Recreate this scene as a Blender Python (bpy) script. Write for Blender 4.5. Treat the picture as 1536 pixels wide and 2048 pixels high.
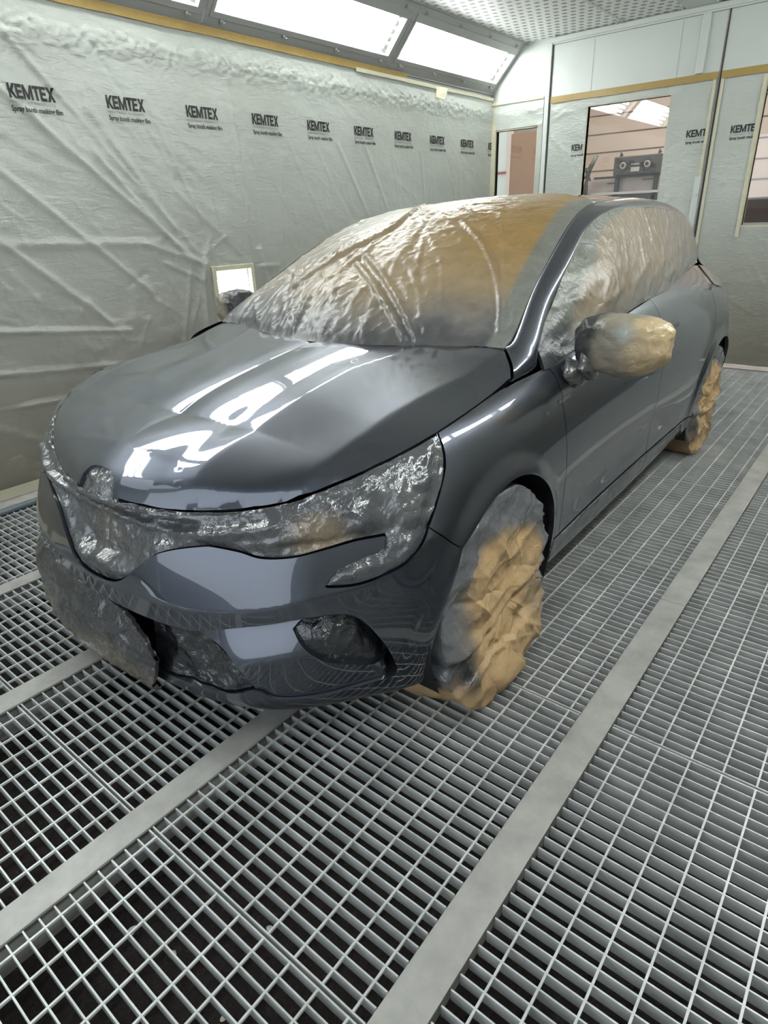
import bpy, bmesh, math, random
import numpy as np
from mathutils import Vector, Matrix
from mathutils.geometry import delaunay_2d_cdt
random.seed(4); rng = np.random.default_rng(7)
for o in list(bpy.data.objects): bpy.data.objects.remove(o)
SC = bpy.context.scene; COL = SC.collection
# ---------------------------------------------------------------- camera
cam = bpy.data.cameras.new('camera'); camo = bpy.data.objects.new('camera', cam); COL.objects.link(camo)
R_ = Vector((0.78259014, 0.62152387, -0.03550718)); U_ = Vector((-0.23885141, 0.35244192, 0.9048396)); F_ = Vector((-0.57489363, 0.6996376, -0.42426942))
M = Matrix((R_, U_, -F_)).transposed().to_4x4(); M.translation = Vector((0, 0, 1.3557)); camo.matrix_world = M
cam.sensor_fit = 'HORIZONTAL'; cam.sensor_width = 36; cam.lens = 36*1244.64/1536; cam.clip_start = .02
SC.camera = camo
# ---------------------------------------------------------------- light and exposure
W = bpy.data.worlds.new('world'); SC.world = W; W.use_nodes = True
W.node_tree.nodes['Background'].inputs[0].default_value = (.82, .91, 1, 1); W.node_tree.nodes['Background'].inputs[1].default_value = 1.6
VS = SC.view_settings; VS.view_transform = 'Standard'; VS.look = 'None'; VS.gamma = 1; VS.use_curve_mapping = False
VS.exposure = 0.28
TUBE = 15.0          # strength of the ceiling tubes
def area(name, loc, rot, sx, sy, power, col=(1,1,1)):
    l = bpy.data.lights.new(name, 'AREA'); l.shape = 'RECTANGLE'; l.size = sx; l.size_y = sy; l.energy = power; l.color = col
    o = bpy.data.objects.new(name, l); COL.objects.link(o); o.location = loc; o.rotation_euler = rot; return o
area('workshop_fill', (-2.6, 7.6, 3.2), (0, 0, 0), 3.0, 1.0, 60, (1, .90, .82))  # unseen area light added to brighten the workshop behind the doors

# ---------------------------------------------------------------- materials
def mat(name, col=(.5,.5,.5), rough=.5, metal=0, coat=0, coat_r=.03, spec=.5, emis=None, es=0):
    m = bpy.data.materials.new(name); m.use_nodes = True; b = m.node_tree.nodes['Principled BSDF']
    b.inputs['Base Color'].default_value = (*col, 1); b.inputs['Roughness'].default_value = rough; b.inputs['Metallic'].default_value = metal
    b.inputs['Coat Weight'].default_value = coat; b.inputs['Coat Roughness'].default_value = coat_r; b.inputs['Specular IOR Level'].default_value = spec
    if emis: b.inputs['Emission Color'].default_value = (*emis, 1); b.inputs['Emission Strength'].default_value = es
    return m
class N:
    def __init__(s, m): s.m = m; s.t = m.node_tree; s.b = s.t.nodes['Principled BSDF']
    def n(s, typ, **k):
        nd = s.t.nodes.new(typ)
        for a, v in k.items():
            if a[0] == '_': nd.inputs[a[1:].replace('_', ' ')].default_value = v
            else: setattr(nd, a, v)
        return nd
    def l(s, a, b): s.t.links.new(a, b); return b
    def coord(s, scale=(1,1,1), rot=(0,0,0), kind='Object'):
        c = s.n('ShaderNodeTexCoord'); mp = s.n('ShaderNodeMapping'); mp.inputs['Scale'].default_value = scale; mp.inputs['Rotation'].default_value = rot
        s.l(c.outputs[kind], mp.inputs[0]); return mp.outputs[0]
    def noise(s, vec, scale, detail=4, rough=.5, dist=0, ridged=False):
        n_ = s.n('ShaderNodeTexNoise', _Scale=scale, _Detail=detail, _Roughness=rough, _Distortion=dist); s.l(vec, n_.inputs['Vector'])
        o = n_.outputs[0]
        if ridged:   # folded noise: sharp creases
            a = s.n('ShaderNodeMath', operation='SUBTRACT'); s.l(o, a.inputs[0]); a.inputs[1].default_value = .5
            b = s.n('ShaderNodeMath', operation='ABSOLUTE'); s.l(a.outputs[0], b.inputs[0]); o = b.outputs[0]
        return o
    def ramp(s, fac, stops):
        r = s.n('ShaderNodeValToRGB'); e = r.color_ramp.elements
        while len(e) < len(stops): e.new(.5)
        for i, (p, c) in enumerate(stops): e[i].position = p; e[i].color = (*c, 1) if len(c) == 3 else c
        s.l(fac, r.inputs[0]); return r.outputs[0]
    def bump(s, h, dist, strength=1, prev=None):
        b = s.n('ShaderNodeBump', _Strength=strength, _Distance=dist); s.l(h, b.inputs['Height'])
        if prev: s.l(prev, b.inputs['Normal'])
        return b.outputs[0]
    def normal(s, o, coat=False):
        s.l(o, s.b.inputs['Normal'])
        if coat: s.l(o, s.b.inputs['Coat Normal'])
    def mix(s, a, b, fac, typ='MIX'):
        m = s.n('ShaderNodeMix', data_type='RGBA', blend_type=typ)
        for v, i in ((fac, 0), (a, 6), (b, 7)):
            if hasattr(v, 'links'): s.l(v, m.inputs[i])
            else: m.inputs[i].default_value = (*v, 1) if isinstance(v, tuple) else v
        return m.outputs[2]
MT = {}
PAINT = (.085, .093, .118)
m = MT['paint'] = mat('metallic_grey_paint', PAINT, .30, .85, 1, .010); k = N(m); k.b.inputs['Coat IOR'].default_value = 1.75; v = k.coord((1,1,1))
fl = k.noise(v, 2600, 1); k.l(k.ramp(fl, [(.35, (.054,.061,.082)), (.7, (.098,.110,.142))]), k.b.inputs['Base Color'])
MT['dark'] = mat('black_plastic', (.012,.012,.013), .55)
MT['tyre'] = mat('tyre_rubber', (.02,.02,.02), .8)
MT['rim'] = mat('alloy_rim', (.5,.5,.52), .3, .9)
def film_mat(name, rough=.28, metal=0.0, bs=1.0, coat=.6, fine=90, spec=.5):
    m = mat(name, (.3,.3,.3), rough, metal, coat, .12, spec); k = N(m)
    a = k.n('ShaderNodeVertexColor', layer_name='Col'); v = k.coord()
    st = k.noise(v, 14, 5, .65); c = k.mix(a.outputs[0], (.5,.5,.5), 0.0)
    c = k.mix(a.outputs[0], k.ramp(st, [(.25, (.72,.72,.72)), (.75, (1.22,1.20,1.16))]), .8, 'MULTIPLY'); k.l(c, k.b.inputs['Base Color'])
    if name == 'kraft_paper':      # bare paper is matt, the grey sprayed areas are satin
        sc_ = k.n('ShaderNodeSeparateColor'); k.l(a.outputs[0], sc_.inputs[0]); sb = k.n('ShaderNodeMath', operation='SUBTRACT'); k.l(sc_.outputs[0], sb.inputs[0]); k.l(sc_.outputs[2], sb.inputs[1])
        mr = k.n('ShaderNodeMapRange', _From_Min=.0, _From_Max=.18, _To_Min=.22, _To_Max=.65); k.l(sb.outputs[0], mr.inputs[0]); k.l(mr.outputs[0], k.b.inputs['Roughness']); k.b.inputs['Specular IOR Level'].default_value = .7
    h1 = k.noise(v, fine*.28, 4, .55, .8, True); h2 = k.noise(v, fine, 3, .6, .5, True)
    b = k.bump(h1, .010*bs, 1); b = k.bump(h2, .0030*bs, 1, b); k.normal(b, True)
    return m
MT['film'] = film_mat('masking_film_overspray', .42, .0, .5, .3, 60)
MT['foil'] = film_mat('shiny_film_overspray', .17, .30, .8, .8, 52, .8)
MT['paper'] = film_mat('kraft_paper', .62, 0, .9, .12, 45)
# white-green booth sheet steel and film
def panel_mat(name, col, rough, amp=0.0, stain=None):
    m = mat(name, col, rough, 0, .25, .2); k = N(m); v = k.coord()
    n_ = k.noise(v, 1.3, 4); c = k.ramp(n_, [(.3, tuple(x*.95 for x in col)), (.7, tuple(min(1, x*1.04) for x in col))]); k.l(c, k.b.inputs['Base Color'])
    if amp: k.normal(k.bump(k.noise(v, 9, 5, .6, .5, True), amp))
    return m
MT['wallpanel'] = panel_mat('booth_sheet_panel', (.60,.63,.60), .42)
MT['frame'] = panel_mat('lamp_frame_metal', (.40,.405,.39), .38)
MT['tape'] = panel_mat('ochre_masking_tape', (.40,.27,.08), .6, .01)
MT['creamtape'] = panel_mat('cream_masking_tape', (.60,.57,.42), .6, .01)
MT['seal'] = mat('black_rubber_seal', (.03,.03,.028), .6)
MT['ink'] = mat('black_ink', (.012,.012,.012), .45)
MT['inkgrey'] = mat('grey_ink', (.23,.24,.23), .5)
m = MT['wallfilm'] = mat('booth_wall_film', (.46,.47,.44), .36, 0, .35, .18); k = N(m); v = k.coord()
big = k.noise(v, .9, 4); 
grad = k.n('ShaderNodeSeparateXYZ'); k.l(v, grad.inputs[0])
zr = k.n('ShaderNodeMapRange', _From_Min=.15, _From_Max=1.55); k.l(grad.outputs[2], zr.inputs[0])
dust = k.mix((.245,.225,.185), (.51,.535,.50), zr.outputs[0])          # grey-brown paint dust on the lower half of the sheet
k.l(k.mix(dust, k.ramp(big, [(.3, (.86,.86,.84)), (.72, (1.08,1.08,1.07))]), 1.0, 'MULTIPLY'), k.b.inputs['Base Color'])
b = k.bump(k.noise(k.coord((1,.8,2.6), (.95,0,0)), 11, 3, .55, .5, True), .0045)
b = k.bump(k.noise(v, 30, 3, .6, .6, True), .0016, 1, b); k.normal(b, True)
# floor
def galv(name, col, rough):
    m = mat(name, col, rough, .25); k = N(m); v = k.coord(); n_ = k.noise(v, 7, 6, .65)
    k.l(k.ramp(n_, [(.3, tuple(x*.72 for x in col)), (.7, tuple(x*1.12 for x in col))]), k.b.inputs['Base Color']); return m
MT['grating'] = galv('galvanised_grating', (.72,.73,.72), .42)
MT['beam'] = galv('steel_beam', (.50,.49,.46), .5)
m = MT['filter'] = mat('fibre_filter', (.03,.025,.022), .95); k = N(m); v = k.coord()
n1 = k.noise(v, 60, 6, .7, 1.2); n2 = k.noise(v, 1.6, 3)
c = k.mix(k.ramp(n1, [(.3, (.010,.008,.007)), (.6, (.035,.027,.024)), (.8, (.085,.078,.07))]), k.ramp(n2, [(.35, (.7,.7,.72)), (.7, (1.6,1.55,1.5))]), 1, 'MULTIPLY')
k.l(c, k.b.inputs['Base Color']); k.normal(k.bump(n1, .02))
m = MT['ceil'] = mat('perforated_ceiling', (.7,.7,.68), .45); k = N(m); v = k.coord()
def fr_(src, op, *vals):
    nd = k.n('ShaderNodeMath', operation=op); k.l(src, nd.inputs[0])
    for i_, v_ in enumerate(vals):
        if hasattr(v_, 'links'): k.l(v_, nd.inputs[i_+1])
        else: nd.inputs[i_+1].default_value = v_
    return nd.outputs[0]
sx = k.n('ShaderNodeSeparateXYZ'); k.l(v, sx.inputs[0]); yr = fr_(sx.outputs[1], 'DIVIDE', .085)
odd = fr_(fr_(yr, 'FLOOR'), 'MODULO', 2.0); xr = fr_(fr_(sx.outputs[0], 'DIVIDE', .072), 'ADD', fr_(odd, 'MULTIPLY', .5))
hx = fr_(fr_(fr_(fr_(xr, 'FRACT'), 'SUBTRACT', .5), 'ABSOLUTE'), 'LESS_THAN', .27); hy = fr_(fr_(fr_(fr_(yr, 'FRACT'), 'SUBTRACT', .5), 'ABSOLUTE'), 'LESS_THAN', .22)
k.l(k.mix((.86,.86,.83), (.28,.28,.27), fr_(hx, 'MULTIPLY', hy)), k.b.inputs['Base Color'])  # slots are not cut: the shade inside them is a darker base colour
MT['tube'] = mat('fluorescent_tube', (1,1,1), .5, emis=(.95,1,.98), es=TUBE)
MT['white'] = mat('white_reflector', (.42,.43,.43), .3)
m = MT['pane'] = bpy.data.materials.new('window_pane'); m.use_nodes = True; t = m.node_tree; t.nodes.remove(t.nodes['Principled BSDF'])
tr = t.nodes.new('ShaderNodeBsdfTransparent'); tr.inputs[0].default_value = (.93,.93,.90,1); gl = t.nodes.new('ShaderNodeBsdfGlossy'); gl.inputs['Roughness'].default_value = .0
fr = t.nodes.new('ShaderNodeFresnel'); fr.inputs[0].default_value = 1.5; mx = t.nodes.new('ShaderNodeMath'); mx.operation = 'MULTIPLY_ADD'; mx.inputs[1].default_value = 1.3; mx.inputs[2].default_value = .03
t.links.new(fr.outputs[0], mx.inputs[0]); ms = t.nodes.new('ShaderNodeMixShader'); t.links.new(mx.outputs[0], ms.inputs[0]); t.links.new(tr.outputs[0], ms.inputs[1]); t.links.new(gl.outputs[0], ms.inputs[2])
t.links.new(ms.outputs[0], t.nodes['Material Output'].inputs[0])
MT['siding'] = panel_mat('workshop_cladding', (.60,.50,.44), .6)
MT['asphalt'] = mat('outside_asphalt', (.07,.07,.07), .8)
MT['wood'] = panel_mat('brown_door_wood', (.28,.15,.08), .5)
MT['black'] = mat('black_matt', (.03,.03,.034), .5)
MT['cone'] = mat('speaker_cone', (.35,.34,.33), .4)
MT['red'] = mat('red_plastic', (.35,.06,.05), .4)

# ---------------------------------------------------------------- helpers
def tag(o, label=None, cat=None, group=None, kind=None):
    for a, v_ in (('label', label), ('category', cat), ('group', group), ('kind', kind)):
        if v_: o[a] = v_
    return o
def link(name, me, m, parent=None):
    o = bpy.data.objects.new(name, me); COL.objects.link(o)
    if m is not None and not me.materials: me.materials.append(MT[m] if isinstance(m, str) else m)
    if parent is not None: o.parent = parent
    return o
def empty(name, loc=(0,0,0), label=None, cat=None, group=None, rz=0):
    o = bpy.data.objects.new(name, None); COL.objects.link(o); o.location = loc; o.rotation_euler.z = rz; o.empty_display_size = .1
    return tag(o, label, cat, group)
def make(name, V, F, m, parent=None, smooth=True, col=None, normals=None):
    me = bpy.data.meshes.new(name); me.from_pydata([tuple(map(float, p)) for p in V], [], [tuple(map(int, f)) for f in F]); me.validate()
    if smooth: me.polygons.foreach_set('use_smooth', [True]*len(me.polygons))
    if col is not None:
        a = me.color_attributes.new('Col', 'FLOAT_COLOR', 'POINT'); a.data.foreach_set('color', np.concatenate([np.clip(col, 0, 1), np.ones((len(col), 1))], 1).ravel())
    me.update()
    if normals is not None: me.normals_split_custom_set_from_vertices([tuple(n) for n in normals])
    return link(name, me, m, parent)
class MB:
    def __init__(s): s.V = []; s.F = []
    def add(s, V, F): k0 = len(s.V); s.V += [tuple(p) for p in V]; s.F += [tuple(i+k0 for i in f) for f in F]; return s
    def box(s, x0, x1, y0, y1, z0, z1, mtx=None):
        V = [(x, y, z) for x in (x0, x1) for y in (y0, y1) for z in (z0, z1)]
        if mtx: V = [tuple(mtx @ Vector(p)) for p in V]
        return s.add(V, [(0,1,3,2),(4,6,7,5),(0,4,5,1),(2,3,7,6),(0,2,6,4),(1,5,7,3)])
    def tube(s, a, b, r, n=10, r2=None, cap=True):
        a, b = Vector(a), Vector(b); d = (b-a).normalized(); u = d.orthogonal().normalized(); w = d.cross(u); r2 = r if r2 is None else r2
        V = [tuple(p + (u*math.cos(2*math.pi*i/n) + w*math.sin(2*math.pi*i/n))*rr) for p, rr in ((a, r), (b, r2)) for i in range(n)]
        F = [(i, (i+1) % n, n+(i+1) % n, n+i) for i in range(n)]
        if cap: F += [tuple(range(n))[::-1], tuple(range(n, 2*n))]
        return s.add(V, F)
    def quad(s, a, b, c, d): return s.add([a, b, c, d], [(0,1,2,3)])
    def build(s, name, m, parent=None, smooth=False, bevel=0):
        o = make(name, s.V, s.F, m, parent, smooth)
        if bevel: md = o.modifiers.new('bevel', 'BEVEL'); md.width = bevel; md.segments = 2; md.limit_method = 'ANGLE'
        return o
_P = rng.permutation(256); _P = np.concatenate([_P, _P]); _G = rng.normal(size=(256, 3)); _G /= np.linalg.norm(_G, axis=1)[:, None]
def perlin(p):
    p = np.asarray(p, float); i = np.floor(p).astype(int); f = p - i; w = f*f*f*(f*(f*6-15)+10); i &= 255; r = 0
    for dx in (0, 1):
        for dy in (0, 1):
            for dz in (0, 1):
                g = _G[_P[_P[_P[(i[:, 0]+dx) & 255] + ((i[:, 1]+dy) & 255)] + ((i[:, 2]+dz) & 255)]]
                d = ((f - (dx, dy, dz))*g).sum(1)
                r = r + d*(w[:, 0] if dx else 1-w[:, 0])*(w[:, 1] if dy else 1-w[:, 1])*(w[:, 2] if dz else 1-w[:, 2])
    return r
def crumple(p, f, octs=4, g=.55):
    """folded noise in 0..1-ish with sharp ridges, like creased film"""
    r = 0; a = 1; p = np.asarray(p, float)*f + 13.7; tot = 0
    for o in range(octs):
        r = r + a*(1-np.minimum(1, np.abs(perlin(p))*3.0)); tot += a; p = p*1.93 + 5.1; a *= g
    return r/tot
def facets(P, cell, seed, stretch=(1,1,1)):
    """distance to the nearest of jittered points: soft facets meeting in sharp folds, like creased paper"""
    P = np.asarray(P, float)*stretch/cell; i0 = np.floor(P).astype(int); d = np.full(len(P), 9.)
    for dx in (-1, 0, 1):
        for dy in (-1, 0, 1):
            for dz in (-1, 0, 1):
                c = i0+(dx, dy, dz); h = _P[(_P[(_P[(c[:, 0]+seed*7) & 255]+c[:, 1]) & 255]+c[:, 2]) & 255]
                j = np.stack([_P[h], _P[(h+31) & 255], _P[(h+77) & 255]], 1)/255.
                d = np.minimum(d, np.linalg.norm(P-c-j, axis=1))
    return (d-.45)*cell
def creases_at(P2, segs):
    d = np.zeros(len(P2))
    for (a, b, am, w) in segs: d += am*np.exp(-dist_to(P2, np.array([a, b]))/w)
    return d
def random_folds(n, seed, box, ang, spread, length, amp, width):
    r = np.random.default_rng(seed); o = []
    for _ in range(n):
        a = np.array([r.uniform(box[0], box[1]), r.uniform(box[2], box[3])]); t = math.radians((ang(a) if callable(ang) else ang)+r.normal()*spread); L = length*(.5+r.random())
        o.append((tuple(a), tuple(a+np.array([math.cos(t), math.sin(t)])*L), amp*(.4+r.random())*(1 if r.random() > .25 else -.8), width*(.6+.8*r.random())))
    return o
def cr(pts, k=8, closed=False):
    """Catmull-Rom through 2-D/3-D points"""
    P = np.array(pts, float)
    if len(P) < 3: return np.array([P[0]+(P[-1]-P[0])*t for t in np.linspace(0, 1, k+1)])
    Q = np.vstack([2*P[0]-P[1], P, 2*P[-1]-P[-2]]); o = []
    for i in range(len(P)-1):
        a, b, c, d = Q[i:i+4]
        for t in np.linspace(0, 1, k, endpoint=False): o.append(.5*(2*b+(c-a)*t+(2*a-5*b+4*c-d)*t*t+(3*b-a-3*c+d)*t**3))
    return np.array(o+[P[-1]])
def inside(pts, poly):
    x, y = pts[:, 0], pts[:, 1]; c = np.zeros(len(pts), bool); n = len(poly)
    for i in range(n):
        x0, y0 = poly[i]; x1, y1 = poly[(i+1) % n]
        if y0 == y1: continue
        k_ = ((y0 > y) != (y1 > y)) & (x < (x1-x0)*(y-y0)/(y1-y0)+x0); c ^= k_
    return c
def cat(*segs):
    o = []
    for s_ in segs:
        for p in np.atleast_2d(np.array(s_, float)):
            if not o or np.hypot(*(p-o[-1])) > 1e-4: o.append(p)
    if np.hypot(*(o[0]-o[-1])) < 1e-4: o.pop()
    return np.array(o)
def dist_to(P, line):
    L = np.asarray(line, float); d = np.full(len(P), 9.)
    for a, b in zip(L[:-1], L[1:]):
        ab = b-a; t = np.clip(((P-a) @ ab)/(ab @ ab+1e-12), 0, 1); d = np.minimum(d, np.linalg.norm(P-(a+t[:, None]*ab), axis=1))
    return d
def patch(name, S, outline, da, db, m, parent=None, sign=1, off=None, flange=.02, holes=(), both=False, seam=None, colf=None, keep_n=True, gap=0.0, thick=0):
    """one body panel: fills an outline given in surface parameters, turns its rim inwards.  both: also the mirrored half, in one mesh"""
    loops = [np.asarray(outline)] + [np.asarray(h) for h in holes]
    vs = []; ed = []; flag = []
    for L in loops:
        M_ = []
        for i in range(len(L)):
            a, b = L[i], L[(i+1) % len(L)]; n = max(1, int(max(abs(b[0]-a[0])/da, abs(b[1]-a[1])/db)))
            for j in range(n): M_.append(a+(b-a)*j/n)
        k0 = len(vs); vs += M_; ed += [(k0+i, k0+(i+1) % len(M_)) for i in range(len(M_))]
    nb = len(vs); B = np.array(vs); lo, hi = loops[0].min(0), loops[0].max(0)
    ga, gb = np.meshgrid(np.arange(lo[0]+da/2, hi[0], da), np.arange(lo[1]+db/2, hi[1], db)); G = np.stack([ga.ravel(), gb.ravel()], 1)
    G[:, 0] += (np.round((G[:, 1]-lo[1])/db) % 2)*da*.5
    ins = inside(G, loops[0])
    for h in loops[1:]: ins &= ~inside(G, h)
    G = G[ins]; sc = np.array([1/da, 1/db]); dmin = np.full(len(G), 9.)
    for L in loops: dmin = np.minimum(dmin, dist_to(G*sc, np.vstack([L, L[:1]])*sc))
    G = G[dmin > .45]; allp = np.vstack([B, G])
    r = delaunay_2d_cdt([Vector(p*sc) for p in allp], ed, [], 0, 1e-5); P2 = np.array([list(p) for p in r[0]])/sc
    T = np.array([f for f in r[2] if len(f) == 3]); c = P2[T].mean(1); ok = inside(c, loops[0])
    for h in loops[1:]: ok &= ~inside(c, h)
    T = T[ok]; p3 = S(P2[:, 0], P2[:, 1]); nn = S.normal(P2[:, 0], P2[:, 1])
    if np.mean(nn[:, 1] + nn[:, 2]*.5 + (-nn[:, 0])*.3) < 0: nn = -nn
    if off is not None:
        d_ = off(p3, P2, nn)
        p3 = p3 + (d_ if d_.ndim == 2 else nn*d_[:, None])
    fn = np.cross(p3[T[:, 1]]-p3[T[:, 0]], p3[T[:, 2]]-p3[T[:, 0]]); flip = (fn*nn[T[:, 0]]).sum(1) < 0; T[flip] = T[flip][:, ::-1]
    F = [tuple(t) for t in T]
    e = {}
    for t in T:
        for a, b in ((t[0], t[1]), (t[1], t[2]), (t[2], t[0])): e[(int(a), int(b))] = e.get((int(a), int(b)), 0)+1
    bd = [(a, b) for (a, b) in e if (b, a) not in e]
    if seam: bd = [(a, b) for a, b in bd if not (seam(P2[a]) and seam(P2[b]))]
    if gap:
        mv = np.zeros_like(p3)
        for a, b in bd: w_ = np.cross(nn[a], p3[b]-p3[a]); w_ /= np.linalg.norm(w_)+1e-9; mv[a] += w_; mv[b] += w_
        l_ = np.linalg.norm(mv, axis=1); k_ = l_ > 0; mv[k_] /= l_[k_][:, None]
        if seam: mv[[i for i in range(len(P2)) if seam(P2[i])], 1] = 0
        p3 = p3+mv*gap
    V = p3.copy(); NN = nn.copy()
    if flange:
        ids = sorted({i for x in bd for i in x}); mp = {i: len(V)+j for j, i in enumerate(ids)}
        mp0 = {i: len(V)+len(ids)+j for j, i in enumerate(ids)}
        V = np.vstack([V, p3[ids], p3[ids]-nn[ids]*flange]); 
        cen = p3[ids]; NN = np.vstack([NN, nn[ids], nn[ids]])
        F += [(mp[b], mp[a], mp0[a], mp0[b]) for a, b in bd]
    col = colf(V if len(V) == len(P2) else V, P2) if colf else None
    def fin(V_, F_, N_, nm):
        if keep_n and flange:
            # rim faces keep their own normals
            o = make(nm, V_, F_, m, parent, True, col)
            me = o.data; nrm = np.zeros((len(me.loops), 3)); vi = np.zeros(len(me.loops), int); me.loops.foreach_get('vertex_index', vi); nrm[:] = N_[vi][:, [1, 0, 2]]
            for pl in me.polygons:
                if len(pl.vertices) == 4:
                    for li in pl.loop_indices: nrm[li] = pl.normal
            me.normals_split_custom_set([tuple(x) for x in nrm]); return o
        return make(nm, V_, F_, m, parent, True, col, N_ if keep_n else None)
    Vm = V*[1, -1, 1]; Nm = NN*[1, -1, 1]; Fm = [f[::-1] for f in F]
    if both:
        k0 = len(V)
        if col is not None: col = np.vstack([col, col])
        o = fin(np.vstack([V, Vm]), F+[tuple(i+k0 for i in f) for f in Fm], np.vstack([NN, Nm]), name)
        return o
    return fin(V, F, NN, name) if sign > 0 else fin(Vm, Fm, Nm, name)

# ================================================================ THE BOOTH
XL, XR, YB, YF, ZC = -3.70, .52, 6.46, -1.9, 2.81
def struct(o, label=None): o['kind'] = 'structure'; return o
mb = MB().box(XL-.06, XL-.02, YF, 2.76, 0, 2.45).box(XL-.06, XL-.02, 3.11, YB, 0, 2.45).box(XL-.06, XL-.02, 2.76, 3.11, 1.10, 2.45).box(XL-.06, XL-.02, 2.76, 3.11, 0, .50)
struct(mb.build('wall_left', 'wallpanel'))
struct(MB().box(XR+.02, XR+.06, YF, YB, 0, 2.45).build('wall_right', 'wallpanel'))
struct(MB().box(XL, -3.1, YF-.05, YF, 0, ZC).box(-.1, XR, YF-.05, YF, 0, ZC).box(-3.1, -.1, YF-.05, YF, 2.55, ZC).build('wall_front', 'wallpanel'))   # the booth's open entrance behind the camera
struct(MB().box(-14, 10, -16, YF-.05, -.05, 0).build('floor_3', 'asphalt'))
mb = MB()
def wall_with_hole(mb, x0, x1, z0, z1, hx0, hx1, hz0, hz1, y0, y1):
    mb.box(x0, hx0, y0, y1, z0, z1).box(hx1, x1, y0, y1, z0, z1).box(hx0, hx1, y0, y1, z0, hz0).box(hx0, hx1, y0, y1, hz1, z1)
wall_with_hole(mb, XL-.06, -3.08, 0, ZC, -3.64, -3.195, 1.15, 2.12, YB, YB+.05)
mb.box(-.15, XR+.06, YB, YB+.05, 0, ZC).box(-3.08, -.15, YB, YB+.05, 2.765, ZC)
struct(mb.build('wall_back', 'wallpanel'))
struct(MB().box(-3.36, .18, YF, YB+.05, ZC, ZC+.03).build('ceiling', 'ceil'))
# header rail and ceiling seams
mb = MB().box(-3.10, -.15, YB-.03, YB-.002, 2.765, 2.80)
mb.box(-3.10, -.15, YB-.012, YB-.001, 2.752, 2.765)
struct(mb.build('trim_1', 'wallpanel'))
mb = MB()
for y in (.4, 2.4, 4.4): mb.box(-3.33, .18, y, y+.05, ZC-.006, ZC-.0005)
for x in (-2.45, -1.62, -.9): mb.box(x, x+.012, YF, YB, ZC-.005, ZC-.0005)
mb.box(-1.93, -1.70, YF, YB, ZC-.008, ZC-.0005)
struct(mb.build('trim_2', 'wallpanel'))
mb = MB()
for x, y in ((-3.03, 6.38), (-2.48, 6.38), (-1.95, 6.36), (-1.66, 6.3)): mb.tube((x, y, ZC-.02), (x, y, ZC), .010)
struct(mb.build('trim_3', 'frame'))
# personnel opening frame, reveal of the small door
struct(MB().box(-3.66, -3.64, YB-.006, YB+.05, 1.15, 2.14).box(-3.195, -3.175, YB-.006, YB+.05, 1.15, 2.14).box(-3.66, -3.175, YB-.006, YB+.05, 2.12, 2.14).build('trim_4', 'creamtape'))
# corner posts beside the doors
struct(MB().box(-3.13, -3.085, YB-.02, YB, .0, 2.765).build('trim_5', 'wallpanel', bevel=.004))
def door(n, x0, x1, wx0, wx1, wz0, wz1, rail):
    mb = MB(); wall_with_hole(mb, x0, x1, .05, 2.75, wx0, wx1, wz0, wz1, YB-.005, YB+.04)
    d = struct(mb.build('door_%d' % n, 'wallpanel'))
    s_ = MB().box(x0-.008, x0, YB-.012, YB+.03, .05, 2.755).box(x0-.008, x1, YB-.010, YB+.03, 2.75, 2.757).build('rubber_seal', 'seal', d)
    for gx in rail: MB().box(gx, gx+.012, YB-.008, YB-.004, 2.32, 2.75).build('panel_joint', 'wallpanel', d)
    MB().box(wx0-.022, wx0, YB-.012, YB+.04, wz0-.02, wz1+.02).box(wx1, wx1+.022, YB-.012, YB+.04, wz0-.02, wz1+.02).box(wx0, wx1, YB-.012, YB+.04, wz1, wz1+.022).box(wx0, wx1, YB-.012, YB+.04, wz0-.022, wz0).build('window_trim', 'creamtape', d)
    return d
d1 = door(1, -3.072, -1.618, -2.695, -1.972, 1.21, 2.228, (-2.70, -1.965))
MB().box(-1.80, -1.74, YB-.03, YB-.005, 2.35, 2.75).build('edge_rail', 'wallpanel', d1, bevel=.004)
hb = MB().box(-1.675, -1.625, YB-.03, YB-.005, 1.22, 1.60).tube((-1.645, YB-.05, 1.46), (-1.645, YB-.02, 1.46), .012)
hb.tube((-1.65, YB-.036, 1.33), (-1.65, YB-.03, 1.33), .005).build('lock_plate', 'wallpanel', d1)
d2 = door(2, -1.600, -.158, -1.248, -.5, 1.21, 2.236, (-.9,))
# seal line between the leaves is black rubber
def pane(n, x0, x1, z0, z1, y=YB+.02): 
    o = MB().box(x0, x1, y, y+.005, z0, z1).build('window_%d' % n, 'pane'); return struct(o)
pane(1, -3.64, -3.195, 1.15, 2.12); pane(2, -2.695, -1.972, 1.21, 2.228); pane(3, -1.248, -.5, 1.21, 2.236)
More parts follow.
